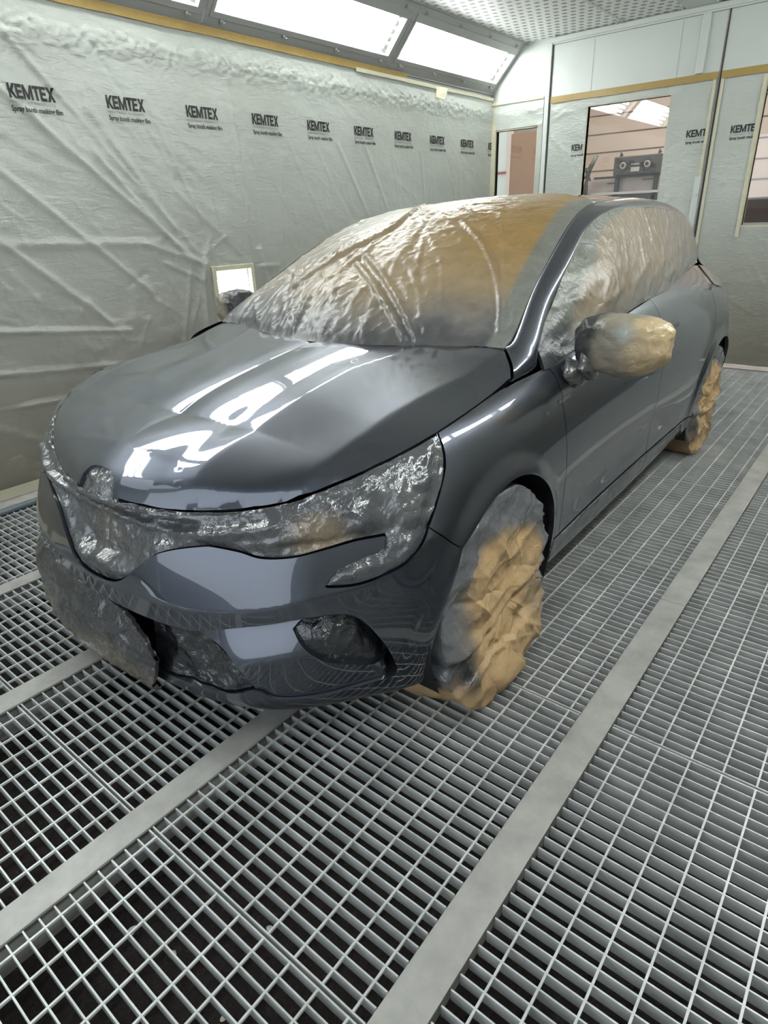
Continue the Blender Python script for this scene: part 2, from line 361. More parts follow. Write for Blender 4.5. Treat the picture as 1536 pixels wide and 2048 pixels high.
# ---- floor
struct(MB().box(XL-.05, XR+.06, YF-.05, YB+.1, -.14, -.11).build('floor', 'filter'))
struct(MB().box(XL-.05, -3.545, YF, YB, -.09, .012).build('trim_6', 'beam', bevel=.003))
mb = MB().tube((-3.525, YF, .006), (-3.525, YB, .006), .021, 14); mb.tube((.345, YF, .006), (.345, YB, .006), .021, 14).box(.365, XR+.06, YF, YB, -.11, .012)
struct(mb.build('trim_7', mat('slate_rail', (.14,.17,.19), .35, .3), None, True))
BEAMS = [(-2.737, -2.655), (-1.993, -1.905), (-1.245, -1.165), (-.464, -.374)]
bl = ['grey flat steel floor beam along the left, nearest the film covered wall', 'flat steel floor beam running under the left side of the car', 'flat steel floor beam running under the middle of the bumper towards the camera', 'wide flat steel floor beam right of the car, crossed by a joint line']
for i, (a, b) in enumerate(BEAMS):
    mb = MB()
    ys = [YF, 2.215, YB] if i == 3 else [YF, 3.2, YB]
    for y0, y1 in zip(ys[:-1], ys[1:]): mb.box(a, b, y0+.0012, y1-.0012, -.004, .004)
    mb.box(a+.02, b-.02, YF, YB, -.11, -.004)
    tag(mb.build('floor_beam', 'beam', bevel=.0012), bl[i], 'beam')
def grating_mesh(w, L, name):
    mb = MB(); n = 29; p = L/n
    for i in range(n+1):
        y = i*p; y = min(max(y, .002), L-.002)
        mb.box(0, w, y-.0018, y+.0018, -.032, 0)
    nr = int(round(w/.079)); x = (w-(nr-1)*.079)/2
    for i in range(nr): mb.box(x+i*.079-.0025, x+i*.079+.0025, 0, L, -.006, .0006)
    o = mb.build(name, 'grating'); return o
COLS = [(-3.502, -2.740), (-2.652, -1.996), (-1.902, -1.248), (-1.162, -.467), (-.371, .29)]
YS0 = [.455, .47, .452, .452, .462]
where = ['in the strip along the left wall', 'in the strip left of the car', 'in the strip under the car', 'in the strip beside the brown wheel covers', 'in the strip at the far right']
ords = ['nearest the camera', 'second from the camera', 'third from the camera', 'fourth from the camera', 'fifth from the camera', 'sixth from the camera', 'seventh from the camera', 'at the back wall']
for ci, (a, b) in enumerate(COLS):
    src = None; k0 = 0
    for j in range(-3, 6):
        y = YS0[ci] + j*1.005
        if y < YF or y > YB: continue
        L = min(.998, YB-y)
        if src is None: o = src = grating_mesh(b-a, .998, 'floor_grating')
        elif L < .99: o = grating_mesh(b-a, L, 'floor_grating')
        else: o = src.copy(); COL.objects.link(o)
        o.location = (a, y, 0)
        vis = j+1 if ci < 4 else j+1
        tag(o, 'steel grating ' + where[ci] + ', ' + (ords[max(0, j+1)] if j >= -1 else 'behind the camera position'), 'grating', 'galvanised floor gratings')
    src = None
# paper and paint flakes lying on the filter
fl_ = [(-1.05,.30,.022),(-.93,.33,.016),(-.80,.50,.012),(-.62,.28,.020),(-.36,.83,.010),(-.28,.62,.012),(-1.32,.24,.016),(-2.05,.98,.014),(-2.95,1.22,.014),(-.74,.32,.011)]
for i, (x, y, s_) in enumerate(fl_):
    n_ = 7; s_ *= .6; V = [(0, 0, s_*.25)]+[(s_*(.7+.5*random.random())*math.cos(a_), s_*(.7+.5*random.random())*math.sin(a_), random.random()*s_*.3) for a_ in [2*math.pi*q_/n_ for q_ in range(n_)]]
    F = [(0, 1+q_, 1+(q_+1) % n_) for q_ in range(n_)]+[tuple(range(n_, 0, -1))]
    o = make('paint_flake', V, F, 'creamtape' if i % 2 else 'wallpanel', None, False); o.location = (x, y, -.108)
    tag(o, 'small pale flake of paint or paper lying on the dark filter under the gratings', 'flake', 'paint flakes under the gratings')
# ---- lamps: slanted fixtures between wall and ceiling
def slant(side, y0, y1, label, tubes=5):
    """side -1 left wall, +1 right wall.  local: a = along the slope (0 wall .. 1 ceiling), d = depth behind the glass"""
    A0 = Vector((XL if side < 0 else XR, 0, 2.45)); B0 = Vector((-3.35 if side < 0 else .17, 0, 2.82)); e = B0-A0; L = e.length; e = e.normalized()
    nrm = Vector((-e.z*(-side), 0, 0)); nrm = Vector((e.z, 0, -e.x)) if side < 0 else Vector((-e.z, 0, e.x))
    if nrm.z > 0: nrm = -nrm
    def P(s_, y, d=0): p = A0 + e*(s_*L) - nrm*d; return (p.x, y, p.z)
    def slab(mb, s0, s1, ya, yb, d0, d1):
        V = [P(s_, y, d) for s_ in (s0, s1) for y in (ya, yb) for d in (d0, d1)]; mb.add(V, [(0,1,3,2),(4,6,7,5),(0,4,5,1),(2,3,7,6),(0,2,6,4),(1,5,7,3)])
    root = empty('light_fixture', (P(0, (y0+y1)/2)), label, 'ceiling light', 'booth light fixtures')
    inv = Matrix.Translation(root.location).inverted()
    def bld(mb, name, m, par=root, smooth=False, bevel=0):
        mb.V = [tuple(inv @ Vector(p)) for p in mb.V]; return mb.build(name, m, par, smooth, bevel)
    g0, g1, w = .19, .735, .055
    mb = MB(); slab(mb, 0, g0, y0, y1, 0, .02); slab(mb, g1, 1, y0, y1, 0, .02); slab(mb, g0, g1, y0, y0+w, 0, .02); slab(mb, g0, g1, y1-w, y1, 0, .02)
    fr_ = bld(mb, 'frame', 'frame', bevel=.003)
    mb = MB(); slab(mb, .12, .86, y0+.012, y1-.012, -.004, 0); slab(mb, .10, .104, y0+.01, y1-.01, -.006, 0)
    # raised inner frame cut as four strips
    mb = MB()
    for s0, s1, ya, yb in ((.12,g0,y0+.03,y1-.03),(g1,.86,y0+.03,y1-.03),(g0,g1,y0+.03,y0+w,),(g0,g1,y1-w,y1-.03)): slab(mb, s0, s1, ya, yb, -.006, 0)
    bld(mb, 'pane_frame', 'frame', bevel=.002)
    mb = MB(); slab(mb, g0-.03, g1+.03, y0+w-.02, y1-w+.02, .13, .135); slab(mb, g0-.03, g0-.02, y0+w-.02, y1-w+.02, .02, .13); slab(mb, g1+.02, g1+.03, y0+w-.02, y1-w+.02, .02, .13)
    slab(mb, g0-.03, g1+.03, y0+w-.03, y0+w-.02, .02, .13); slab(mb, g0-.03, g1+.03, y1-w+.02, y1-w+.03, .02, .13)
    bld(mb, 'reflector', 'white')
    for i in range(tubes):
        s_ = g0+.045+(g1-g0-.09)*i/(tubes-1)
        mb = MB().tube(P(s_, y0+w+.02, .075), P(s_, y1-w-.02, .075), .0165, 10); bld(mb, 'tube', 'tube', smooth=True)
    for i in range(tubes):
        s_ = g0+.045+(g1-g0-.09)*i/(tubes-1)
        for ya in (y0+w-.005, y1-w-.02): mb = MB().tube(P(s_, ya, .075), P(s_, ya+.025, .075), .020, 10); bld(mb, 'lamp_holder', 'frame')
    for q_ in range(4):
        for s_, dz in ((.105, 0), (.885, 0)):
            y = y0+.12+(y1-y0-.24)*q_/3; c = Vector(P(s_, y, -.004)); mb = MB().tube(c, c+nrm*.016, .011, 8).tube(c+nrm*.012, c+nrm*.018+Vector((0,.018,0)), .005, 6)
            bld(mb, 'clip', 'frame')
    return root
LY = [(4.755, 6.45), (2.96, 4.745), (1.17, 2.95), (-.62, 1.16)]
ll = ['slanted fluorescent light fixture at the far end of the left wall', 'slanted fluorescent light fixture, middle one above the left wall film', 'slanted fluorescent light fixture cut by the top edge of the photo at left', 'slanted fluorescent light fixture above the left wall nearest the camera']
for (a, b), l_ in zip(LY, ll): slant(-1, a, b, l_)
lr = [s_.replace('left wall', 'right wall').replace('cut by the top edge of the photo at left', 'third from the back above the right wall').replace(' film', '') for s_ in ll]
for (a, b), l_ in zip(LY, lr): slant(1, a, b, l_)
struct(MB().box(XL-.06, XL-.001, YF, YB, 2.44, 2.47).box(-3.37, -3.34, YF, YB, 2.80, 2.845).build('trim_8', 'frame'))
struct(MB().box(XR+.001, XR+.06, YF, YB, 2.44, 2.47).box(.16, .19, YF, YB, 2.80, 2.845).build('trim_9', 'frame'))
# low lamp set in the left wall
def low_lamp(xw, sg, y0, y1, z0, z1, label):
    r = empty('wall_lamp', (xw, (y0+y1)/2, z0), label, 'wall light', 'low wall lamps'); ox, oy, oz = r.location
    def L_(mb, n_, m_, **k_): mb.V = [(x-ox, y-oy, z-oz) for x, y, z in mb.V]; return mb.build(n_, m_, r, **k_)
    b = lambda m_, x0, x1, *a_: m_.box(min(xw+sg*x0, xw+sg*x1), max(xw+sg*x0, xw+sg*x1), *a_)
    mb = MB(); b(mb, -.10, -.095, y0, y1, z0, z1); b(mb, -.10, 0, y0-.01, y0, z0, z1); b(mb, -.10, 0, y1, y1+.01, z0, z1); b(mb, -.10, 0, y0, y1, z0-.01, z0); b(mb, -.10, 0, y0, y1, z1, z1+.01); L_(mb, 'housing', 'white')
    mb = MB(); b(mb, -.01, .036, y0-.03, y0, z0, z1+.03); b(mb, -.01, .036, y1, y1+.03, z0, z1+.03); b(mb, -.01, .036, y0, y1, z1, z1+.03); b(mb, -.01, .036, y0, y1, z0-.03, z0); L_(mb, 'surround', 'creamtape', bevel=.003)
    for i in range(4):
        y = y0+.05+(y1-y0-.10)*i/3; mb = MB().tube((xw-sg*.05, y, z0+.01), (xw-sg*.05, y, z1-.06), .0165, 10); L_(mb, 'tube', 'tube', smooth=True)
low_lamp(XL, 1, 2.79, 3.09, .52, 1.085, 'low wall lamp shining white through a cut-out in the left wall film')
# ---- film sheets on the walls
FOLDS = [((1.45,2.2),(2.9,.95),.010,.016),((1.3,1.9),(2.3,1.0),.008,.014),((1.75,2.25),(2.55,1.35),.006,.012),((1.25,1.55),(2.0,.85),.010,.016),((2.1,1.75),(2.75,1.0),.007,.012),
 ((1.15,.92),(2.1,.80),.013,.013),((1.1,.70),(2.6,.55),.014,.013),((1.2,.50),(2.7,.42),.013,.014),((1.2,.42),(1.75,.05),.010,.02),((1.5,.45),(2.05,.05),.010,.02),((1.8,.40),(2.4,.05),.010,.02),((3.15,1.15),(3.1,2.2),.004,.012),((2.70,1.10),(2.62,.3),.012,.016),((2.62,1.15),(2.45,.6),.008,.014),((3.2,1.2),(3.35,.6),.010,.016),
 ((4.1,1.9),(4.5,1.3),.005,.012),((4.4,1.95),(4.75,1.35),.005,.012),((3.5,1.8),(3.45,1.0),.004,.010),((5.2,1.9),(5.3,1.2),.004,.012),((2.3,1.28),(2.75,1.13),.010,.014),((1.1,1.32),(2.4,1.28),.006,.02)]
WALLF = random_folds(90, 3, (-1.6, 2.7, .95, 2.25), -55, 9, .55, .0055, .0065)+random_folds(150, 4, (-1.6, 6.3, .9, 2.2), -80, 20, .16, .0032, .005)+random_folds(120, 5, (-1.6, 3.2, .1, 1.2), -35, 50, .24, .009, .008)+random_folds(22, 6, (3.0, 6.3, .9, 1.9), -70, 12, .5, .0030, .008)+random_folds(20, 7, (-1.6, 2.6, .2, .95), -5, 14, .5, .008, .009)+random_folds(14, 8, (2.5, 3.4, .6, 1.3), -95, 14, .5, .006, .008)
BACKF = random_folds(150, 9, (-3.7, -.1, .1, 2.25), -75, 35, .22, .012, .007)+random_folds(40, 10, (-3.7, -.1, 2.1, 2.3), 0, 30, .12, .012, .010)
def film_depth(y, z, seed=0):
    p = np.stack([y*1.0, z, np.full_like(y, 3.1+seed)], 1); d = np.zeros(len(y))
    low = np.clip((1.15-z)/.5, 0, 1); mid = .35+.65*low
    q_ = np.stack([y*.55+z*1.15, (z-y*.8)*.18, np.full_like(y, seed)], 1)      # diagonal tension lines
    d += .005*(crumple(q_, 5.0, 3)-.5)*(.5+.5*np.clip((3.4-y)/1.5, 0, 1))
    d += .016*(crumple(p*[1,1.7,1], 3.2, 4)-.4)*low + .002*(crumple(p, 9, 3)-.4)*mid
    d += .05*perlin(p*[1.3,1.1,1])*low
    top = np.exp(-((z-(2.27+.05*perlin(p*[2,0,1])))/.075)**2); d += top*(.006+.016*(crumple(p*[1,2.0,1], 22, 3)-.4))
    if seed == 0:
        P2 = np.stack([y, z], 1)
        for a, b, am, w_ in FOLDS: dd = dist_to(P2, np.array([a, b])); d += am*1.1*np.exp(-(dd/w_)**2)
    d += creases_at(np.stack([y, z], 1), WALLF if seed in (0, 5) else BACKF)
    return np.maximum(d+.012, .002)
def film_sheet(name, at, y0, y1, z0, z1, step, label, seed=0, hole=None, m='wallfilm'):  # noqa
    ny, nz = int((y1-y0)/step), int((z1-z0)/step); yy, zz = np.meshgrid(np.linspace(y0, y1, ny), np.linspace(z0, z1, nz)); yy, zz = yy.ravel(), zz.ravel()
    d = film_depth(yy, zz, seed); V = at(yy, zz, d); idx = np.arange(ny*nz).reshape(nz, ny)
    F = np.stack([idx[:-1, :-1], idx[:-1, 1:], idx[1:, 1:], idx[1:, :-1]], -1).reshape(-1, 4)
    if hole: yc, zc = yy[F].mean(1), zz[F].mean(1); F = F[~((yc > hole[0]) & (yc < hole[1]) & (zc > hole[2]) & (zc < hole[3]))]
    return tag(make(name, V, F, m, None, True), label, 'masking film')
at_left = lambda y, z, d: np.stack([XL+d, y, z], 1)
at_right = lambda y, z, d: np.stack([XR-d, y, z], 1)
fL = film_sheet('wall_film', at_left, YF, YB-.01, .03, 2.405, .0125, 'long sheet of pale printed masking film covering the left wall', 0, (2.78, 3.10, .53, 1.09))
fR = film_sheet('wall_film', at_right, YF, YB-.01, .03, 2.405, .05, 'pale masking film covering the right wall beside the camera', 5)
def back_sheet(x0, x1, z0, z1, seed, label, step=.02, d0=.006, sc=.55):
    at_ = lambda x, z, d: np.stack([x, YB-d0-d*sc, z], 1)
    return film_sheet('wall_film', at_, x0, x1, z0, z1, step, label, seed)
def back_film_hole(x0, x1, z0, z1, h, seed, label, step=.016, sc=.45):
    at_ = lambda x, z, d: np.stack([x, YB-.008-d*sc, z], 1)
    return film_sheet('wall_film', at_, x0, x1, z0, z1, step, label, seed, h)
back_film_hole(-3.68, -3.135, .06, 2.36, (-3.645, -3.19, 1.14, 2.13), 11, 'masking film around the small window at the left of the back wall')
bf1 = back_film_hole(-3.062, -1.625, .06, 2.315, (-2.70, -1.965, 1.20, 2.235), 12, 'masking film on the back door leaf with the big window')
bf2 = back_film_hole(-1.595, -.17, .06, 2.315, (-1.252, -.495, 1.20, 2.24), 13, 'masking film on the right hand back door leaf')
# loose clear film hanging below the right window
def tape(name, V, m, label, cat_='masking tape'): pass
def strip(axis, fixed, a0, a1, z0, z1, m, label, seed=0, th=.002):
    n_ = max(4, int((a1-a0)/.06)); mb = MB(); jit = perlin(np.stack([np.linspace(a0, a1, n_+1)*3, np.full(n_+1, seed+.3), np.zeros(n_+1)], 1))*.006
    V = []
    for i in range(n_+1):
        a = a0+(a1-a0)*i/n_
        for zz_, dd in ((z0+jit[i], 0), (z1, 0), (z1, th), (z0+jit[i], th)):
            V.append((fixed+dd*(1 if fixed < 0 else -1), a, zz_) if axis == 'y' else (a, fixed-dd, zz_))
    F = []
    for i in range(n_):
        for q_ in range(4): F.append((i*4+q_, i*4+(q_+1) % 4, i*4+4+(q_+1) % 4, i*4+4+q_))
    F += [(0,1,2,3), tuple(n_*4+i for i in (3,2,1,0))]
    mb.V = V; mb.F = F
    return tag(mb.build('masking_tape', m), label, 'masking tape')
strip('y', XL+.022, YF, 5.0, 2.402, 2.448, 'tape', 'long ochre masking tape strip under the slanted lights on the left wall')
strip('y', XL+.024, 4.35, YB-.02, 2.385, 2.412, 'creamtape', 'cream masking tape at the far end of the left wall film')
strip('y', XR-.022, YF, YB, 2.402, 2.448, 'tape', 'ochre masking tape strip along the top of the right wall film')
strip('x', YB-.028, -3.062, -1.62, 2.292, 2.345, 'tape', 'ochre masking tape strip on the back door leaf above the big window', 3)
strip('x', YB-.028, -1.592, -.17, 2.292, 2.345, 'tape', 'ochre masking tape strip on the right hand back door leaf', 4)
strip('x', YB-.024, -3.69, -3.135, 2.345, 2.372, 'creamtape', 'cream masking tape above the small window of the back wall', 5)
strip('y', XL+.03, YF, YB-.02, .018, .075, 'creamtape', 'cream masking tape holding the bottom edge of the left wall film', 6)
# corner tape, vertical
def vtape(x, y, w, z0, z1, label, m='creamtape'): tag(MB().box(x-w/2, x+w/2, y-.004, y, z0, z1).build('masking_tape', m), label, 'masking tape')
vtape(-3.665, YB-.012, .05, .08, 2.37, 'vertical cream masking tape in the back left corner')
vtape(-1.638, YB-.022, .024, .1, 2.30, 'vertical cream masking tape on the edge of the left back door leaf')
vtape(-1.578, YB-.022, .022, .1, 2.30, 'vertical cream masking tape on the edge of the right back door leaf')
vtape(-1.268, YB-.022, .03, 1.12, 2.28, 'vertical cream masking tape beside the right hand door window')
mb = MB(); mb.V = [(XL+.035, 5.42, 2.40), (XL+.10, 5.50, 2.385), (XL+.085, 5.47, 2.30), (XL+.04, 5.40, 2.32), (XL+.033, 5.42, 2.395), (XL+.097, 5.50, 2.38), (XL+.082, 5.47, 2.296), (XL+.037, 5.40, 2.316)]
mb.F = [(0,1,2,3),(7,6,5,4),(0,4,5,1),(1,5,6,2),(2,6,7,3),(3,7,4,0)]; tag(mb.build('masking_tape', 'creamtape'), 'loose flap of cream tape hanging below the far light fixture', 'masking tape')
# ---- printing on the film
def text_mesh(body, size, offset=0, space=1.0):
    c = bpy.data.curves.new('t', 'FONT'); c.body = body; c.size = size; c.offset = offset; c.space_character = space; c.resolution_u = 3
    o = bpy.data.objects.new('t', c); COL.objects.link(o); bpy.context.view_layer.update()
    me = bpy.data.meshes.new_from_object(o.evaluated_get(bpy.context.evaluated_depsgraph_get())); bpy.data.objects.remove(o); return me
GLYPH = {'K': [[(0,0),(.28,0),(.28,1),(0,1)],[(.26,.52),(.62,1),(.97,1),(.52,.5)],[(.26,.52),(.52,.5),(1.0,0),(.66,0),(.30,.40)]],
 'E': [[(0,0),(.28,0),(.28,1),(0,1)],[(.28,0),(.80,0),(.80,.21),(.28,.21)],[(.28,.40),(.74,.40),(.74,.60),(.28,.60)],[(.28,.79),(.80,.79),(.80,1),(.28,1)]],
 'M': [[(0,0),(.25,0),(.25,1),(0,1)],[(.95,0),(1.20,0),(1.20,1),(.95,1)],[(.25,1),(.25,.60),(.52,.0),(.68,.0),(.95,.60),(.95,1),(.60,.34)]],
 'T': [[(.28,0),(.56,0),(.56,.79),(.28,.79)],[(0,.79),(.84,.79),(.84,1),(0,1)]],
 'X': [[(0,0),(.34,0),(.52,.33),(.36,.52)],[(.36,.52),(.52,.33),(.67,.52),(.52,.70)],[(.36,.52),(.52,.70),(.33,1),(0,1)],[(.67,.52),(.52,.33),(.70,0),(1.04,0)],[(.52,.70),(.67,.52),(1.02,1),(.70,1)]]}
GW = {'K': .96, 'E': .86, 'M': 1.27, 'T': .86, 'X': 1.05}
def bold_word(word, h):
    V = []; F = []; x = 0
    for ch in word:
        for pl in GLYPH[ch]: F.append(tuple(range(len(V), len(V)+len(pl)))); V += [((x+a)*h, b*h, 0) for a, b in pl]
        x += GW[ch]
    me = bpy.data.meshes.new('word'); me.from_pydata(V, [], F); bm = bmesh.new(); bm.from_mesh(me); bmesh.ops.triangulate(bm, faces=bm.faces[:]); bmesh.ops.subdivide_edges(bm, edges=bm.edges[:], cuts=1); bm.to_mesh(me); bm.free(); return me
def print_logo(film, place, words, width):
    """place(a, z) -> world position, a runs to the right"""
    a1 = None
    for body, size, off, sp, z, m, wfull, lbl in words:
        me = bold_word(body, size*.72) if set(body) <= set('KEMTX') and size > .05 else text_mesh(body, size, off, sp); co = np.array([v_.co[:] for v_ in me.vertices])
        if wfull: co[:, 0] *= wfull/(co[:, 0].max()-co[:, 0].min()); co[:, 0] -= co[:, 0].min()
        W_ = place(co[:, 0], z+co[:, 1])
        for v_, p in zip(me.vertices, W_): v_.co = p
        o = bpy.data.objects.new('printed_text', me); COL.objects.link(o); me.materials.append(MT[m]); o.parent = film
for i in range(11):
    a0 = 1.712+.5185*i - .5185
    if a0 > 6.2: full = ('KE', 'NO', 'Spra', .075, .07, .07)
    else: full = ('KEMTEX', 'NON·PAINT PRODUCTS', 'Spray booth masking film', .235, .225, .258)
    pl = lambda a, z, a0=a0: at_left(a0+a, z, film_depth(a0+a, z)+.003)
    print_logo(fL, pl, [(full[0], .088, .0018, 1.0, 1.966, 'ink', full[3], 0), (full[1], .0165, 0, 1.2, 1.945, 'inkgrey', full[4], 0), (full[2], .033, .0006, 1, 1.912, 'ink', full[5], 0)], .24)
def bl_(film, x0, seed, w3):
    pl = lambda a, z: np.stack([x0+a, YB-.0085-film_depth(x0+a, z, seed)*.45-.002, z], 1)
    print_logo(film, pl, w3, .2)
bl_(bf1, -2.822, 12, [('KEM', .075, .0016, 1.0, 1.885, 'ink', .105, 0), ('NON PAI', .015, 0, 1.1, 1.866, 'inkgrey', .11, 0), ('Spray booth', .03, .0005, 1, 1.838, 'ink', .12, 0)])
bl_(bf1, -1.800, 12, [('KEMT', .075, .0016, 1.0, 1.90, 'ink', .158, 0), ('NON PAINT P', .015, 0, 1.1, 1.881, 'inkgrey', .15, 0), ('Spray booth ma', .03, .0005, 1, 1.853, 'ink', .155, 0)])
bl_(bf2, -1.457, 13, [('KEMTE', .075, .0016, 1.0, 1.90, 'ink', .178, 0), ('NON PAINT PRO', .015, 0, 1.1, 1.881, 'inkgrey', .17, 0), ('Spray booth maski', .03, .0005, 1, 1.853, 'ink', .18, 0)])

# ---- workshop seen through the windows
struct(MB().box(-6, 1.5, 9.3, 9.35, 0, 3.6).box(-6.05, -6, YB+.4, 9.35, 0, 3.6).build('wall_5', 'siding'))
struct(MB().box(-6, 1.5, YB+.06, 9.3, -.05, 0).build('floor_2', 'beam')); struct(MB().box(-6, 1.5, YB+.06, 9.3, 3.6, 3.65).build('ceiling_2', 'siding'))
mb = MB()
for k_ in range(14): mb.box(-5.99, 1.5, 9.285, 9.299, 1.0+k_*.213, 1.008+k_*.213)
struct(mb.build('trim_10', mat('groove_shadow', (.16,.13,.12), .8)))
t_ = empty('speaker_bar', (-2.84, 8.4, 1.74), 'long black twin speaker bar on a shelf frame seen through the door window', 'speaker')
MB().box(-.27, .27, -.05, .12, 0, .195).build('cabinet', mat('dark_cabinet', (.05,.047,.05), .45), t_, bevel=.01)
for x in (-.155, .125):
    MB().tube((x, -.052, .10), (x, -.062, .10), .058, 20).build('speaker_ring', 'black', t_); MB().tube((x, -.067, .10), (x, -.071, .10), .020, 14).build('dust_cap', 'black', t_); MB().tube((x, -.063, .10), (x, -.066, .10), .036, 20).build('speaker_cone', 'cone', t_)
MB().box(-.06, .03, -.056, -.05, .10, .112).box(-.06, .04, -.056, -.05, .03, .075).build('badge', 'cone', t_)
t_ = empty('shelf_frame', (-2.85, 8.4, 0), 'dark steel shelf frame with pale panels below the speaker bar', 'shelf')
MB().box(-.245, -.205, 0, .05, 0, 1.74).build('post', 'black', t_); MB().box(.21, .25, 0, .05, 0, 1.74).build('post', 'black', t_)
MB().box(-.51, .30, 0, .04, 1.715, 1.738).build('top_rail', 'black', t_); MB().box(-.7, .36, 0, .05, 1.30, 1.535).build('lower_panel', 'black', t_)
MB().box(-.7, .36, -.01, .03, 1.54, 1.565).build('bright_rail', 'white', t_); MB().box(-.36, -.25, .06, .07, 1.66, 1.668).box(.06, .2, .06, .07, 1.68, 1.688).build('slot', 'black', t_)
MB().box(-.7, .36, .07, .09, 1.2, 1.72).build('back_panel', mat('pinkish_panel', (.50,.43,.42), .6), t_)
for x in (-3.06, -2.62):
    h = MB().tube((x, 8.43, 1.94), (x, 8.43, 1.985), .018, 8, .008).tube((x, 8.43, 1.95), (x+.03, 8.4, 1.955), .008, 6).build('coat_hook', 'black'); tag(h, 'small dark hook above the %s end of the speaker bar' % ('left' if x < -3 else 'right'), 'hook', 'hooks above the speaker bar')
t_ = empty('microphone_stand', (-3.43, 8.3, 0), 'black clamp stand with a round dial and grey arm behind the door window', 'stand')
MB().tube((-.02, 0, 0), (.0, 0, 1.62), .018).tube((.06, 0, 0), (.03, 0, 1.66), .016).build('legs', 'black', t_); MB().tube((0, 0, 1.6), (.06, 0, 1.84), .02).tube((.0, 0, 1.84), (.07, 0, 1.70), .012).build('arm', 'black', t_)
MB().tube((.045, 0, 1.82), (.125, 0, 1.97), .03, 10, .022).build('head', mat('grey_green_plastic', (.13,.15,.13), .5), t_, True); MB().tube((-.02, -.02, 1.77), (-.02, -.04, 1.77), .034, 16).build('dial', 'white', t_); MB().tube((-.02, -.0, 1.77), (-.02, -.022, 1.77), .05, 16).build('dial_ring', 'black', t_)
MB().tube((-.06, 0, 1.8), (-.05, 0, 2.0), .03, 8, .012).build('grip', 'black', t_)
t_ = empty('wooden_door', (-4.02, 7.8, 0), 'brown wooden door standing beyond the small window', 'door leaf'); MB().box(-.17, .42, 0, .04, 0, 2.24).build('leaf', 'wood', t_); MB().box(-.22, -.17, -.01, .05, 0, 2.27).build('jamb', 'siding', t_)
t_ = MB().box(-4.40, -4.24, 7.78, 7.80, 1.822, 1.845).build('pull_handle', 'red'); tag(t_, 'short dark red handle on the pale wall beyond the small window', 'handle')
struct(MB().box(-5.2, -4.24, 7.80, 7.85, 0, 3.0).build('wall_6', 'wallpanel'))
t_ = empty('work_bench', (-.9, 7.8, 0), 'dark bench with a white edge seen through the right hand door window', 'bench'); MB().box(-.62, .8, 0, .5, 1.17, 1.20).build('bench_top', 'white', t_); MB().box(-.60, .8, .03, .5, 1.2, 1.43).build('back_board', mat('dark_brown_board', (.06,.045,.04), .6), t_); MB().box(-.60, .8, .03, .5, .0, 1.17).build('cupboard', 'siding', t_)

# ---------------------------------------------------------------- car surfaces (u = metres behind the front axle, v = sideways, z = up)
def bas(x, n):
    """cubic B-spline basis values of a uniform net with n spans -> (len(x), n+3)"""
    x = np.clip(np.atleast_1d(np.asarray(x, float)), 0, n - 1e-9)
    i = np.floor(x).astype(int); f = x - i
    B = np.zeros((len(x), n + 3)); r = np.arange(len(x))
    B[r, i] = (1 - f)**3 / 6; B[r, i+1] = (3*f**3 - 6*f**2 + 4) / 6
    B[r, i+2] = (-3*f**3 + 3*f**2 + 3*f + 1) / 6; B[r, i+3] = f**3 / 6
    return B
def dif(n, k=2):
    D = np.eye(n)
    for _ in range(k): D = D[1:] - D[:-1]
    return D
def smooth_fit(P, axis_w, lam):
    """P (n, ...) data at 0..n-1, returns control net of n+2 points along axis 0"""
    n = P.shape[0]; B = bas(np.arange(n), n - 1); W = np.diag(axis_w)
    D = dif(n + 2, 3); A = B.T @ W @ B + lam * D.T @ D
    return np.linalg.solve(A, B.T @ W @ P.reshape(n, -1)).reshape((n + 2,) + P.shape[1:])
class Tensor:
    def __init__(s, P, ls=.05, lt=.02):
        P = np.array(P, float); s.ns, s.nt = P.shape[0], P.shape[1]
        w = np.ones(s.ns); w[0] = w[-1] = 20
        Q = smooth_fit(P, w, ls)
        w = np.ones(s.nt); w[0] = w[-1] = 20
        s.C = np.moveaxis(smooth_fit(np.moveaxis(Q, 1, 0), w, lt), 0, 1)
        s.post = None
    def __call__(s, S, T):
        Bs = bas(S, s.ns - 1); Bt = bas(T, s.nt - 1)
        p = np.einsum('ni,nj,ijk->nk', Bs, Bt, s.C)
        return s.post(p) if s.post else p
    def normal(s, S, T, e=2e-3):
        S = np.asarray(S, float); T = np.asarray(T, float)
        a = s(np.minimum(S+e, s.ns-1), T) - s(np.maximum(S-e, 0), T)
        b = s(S, np.minimum(T+e, s.nt-1)) - s(S, np.maximum(T-e, 0))
        n = np.cross(a, b); n /= np.linalg.norm(n, axis=1)[:, None] + 1e-12
        return n
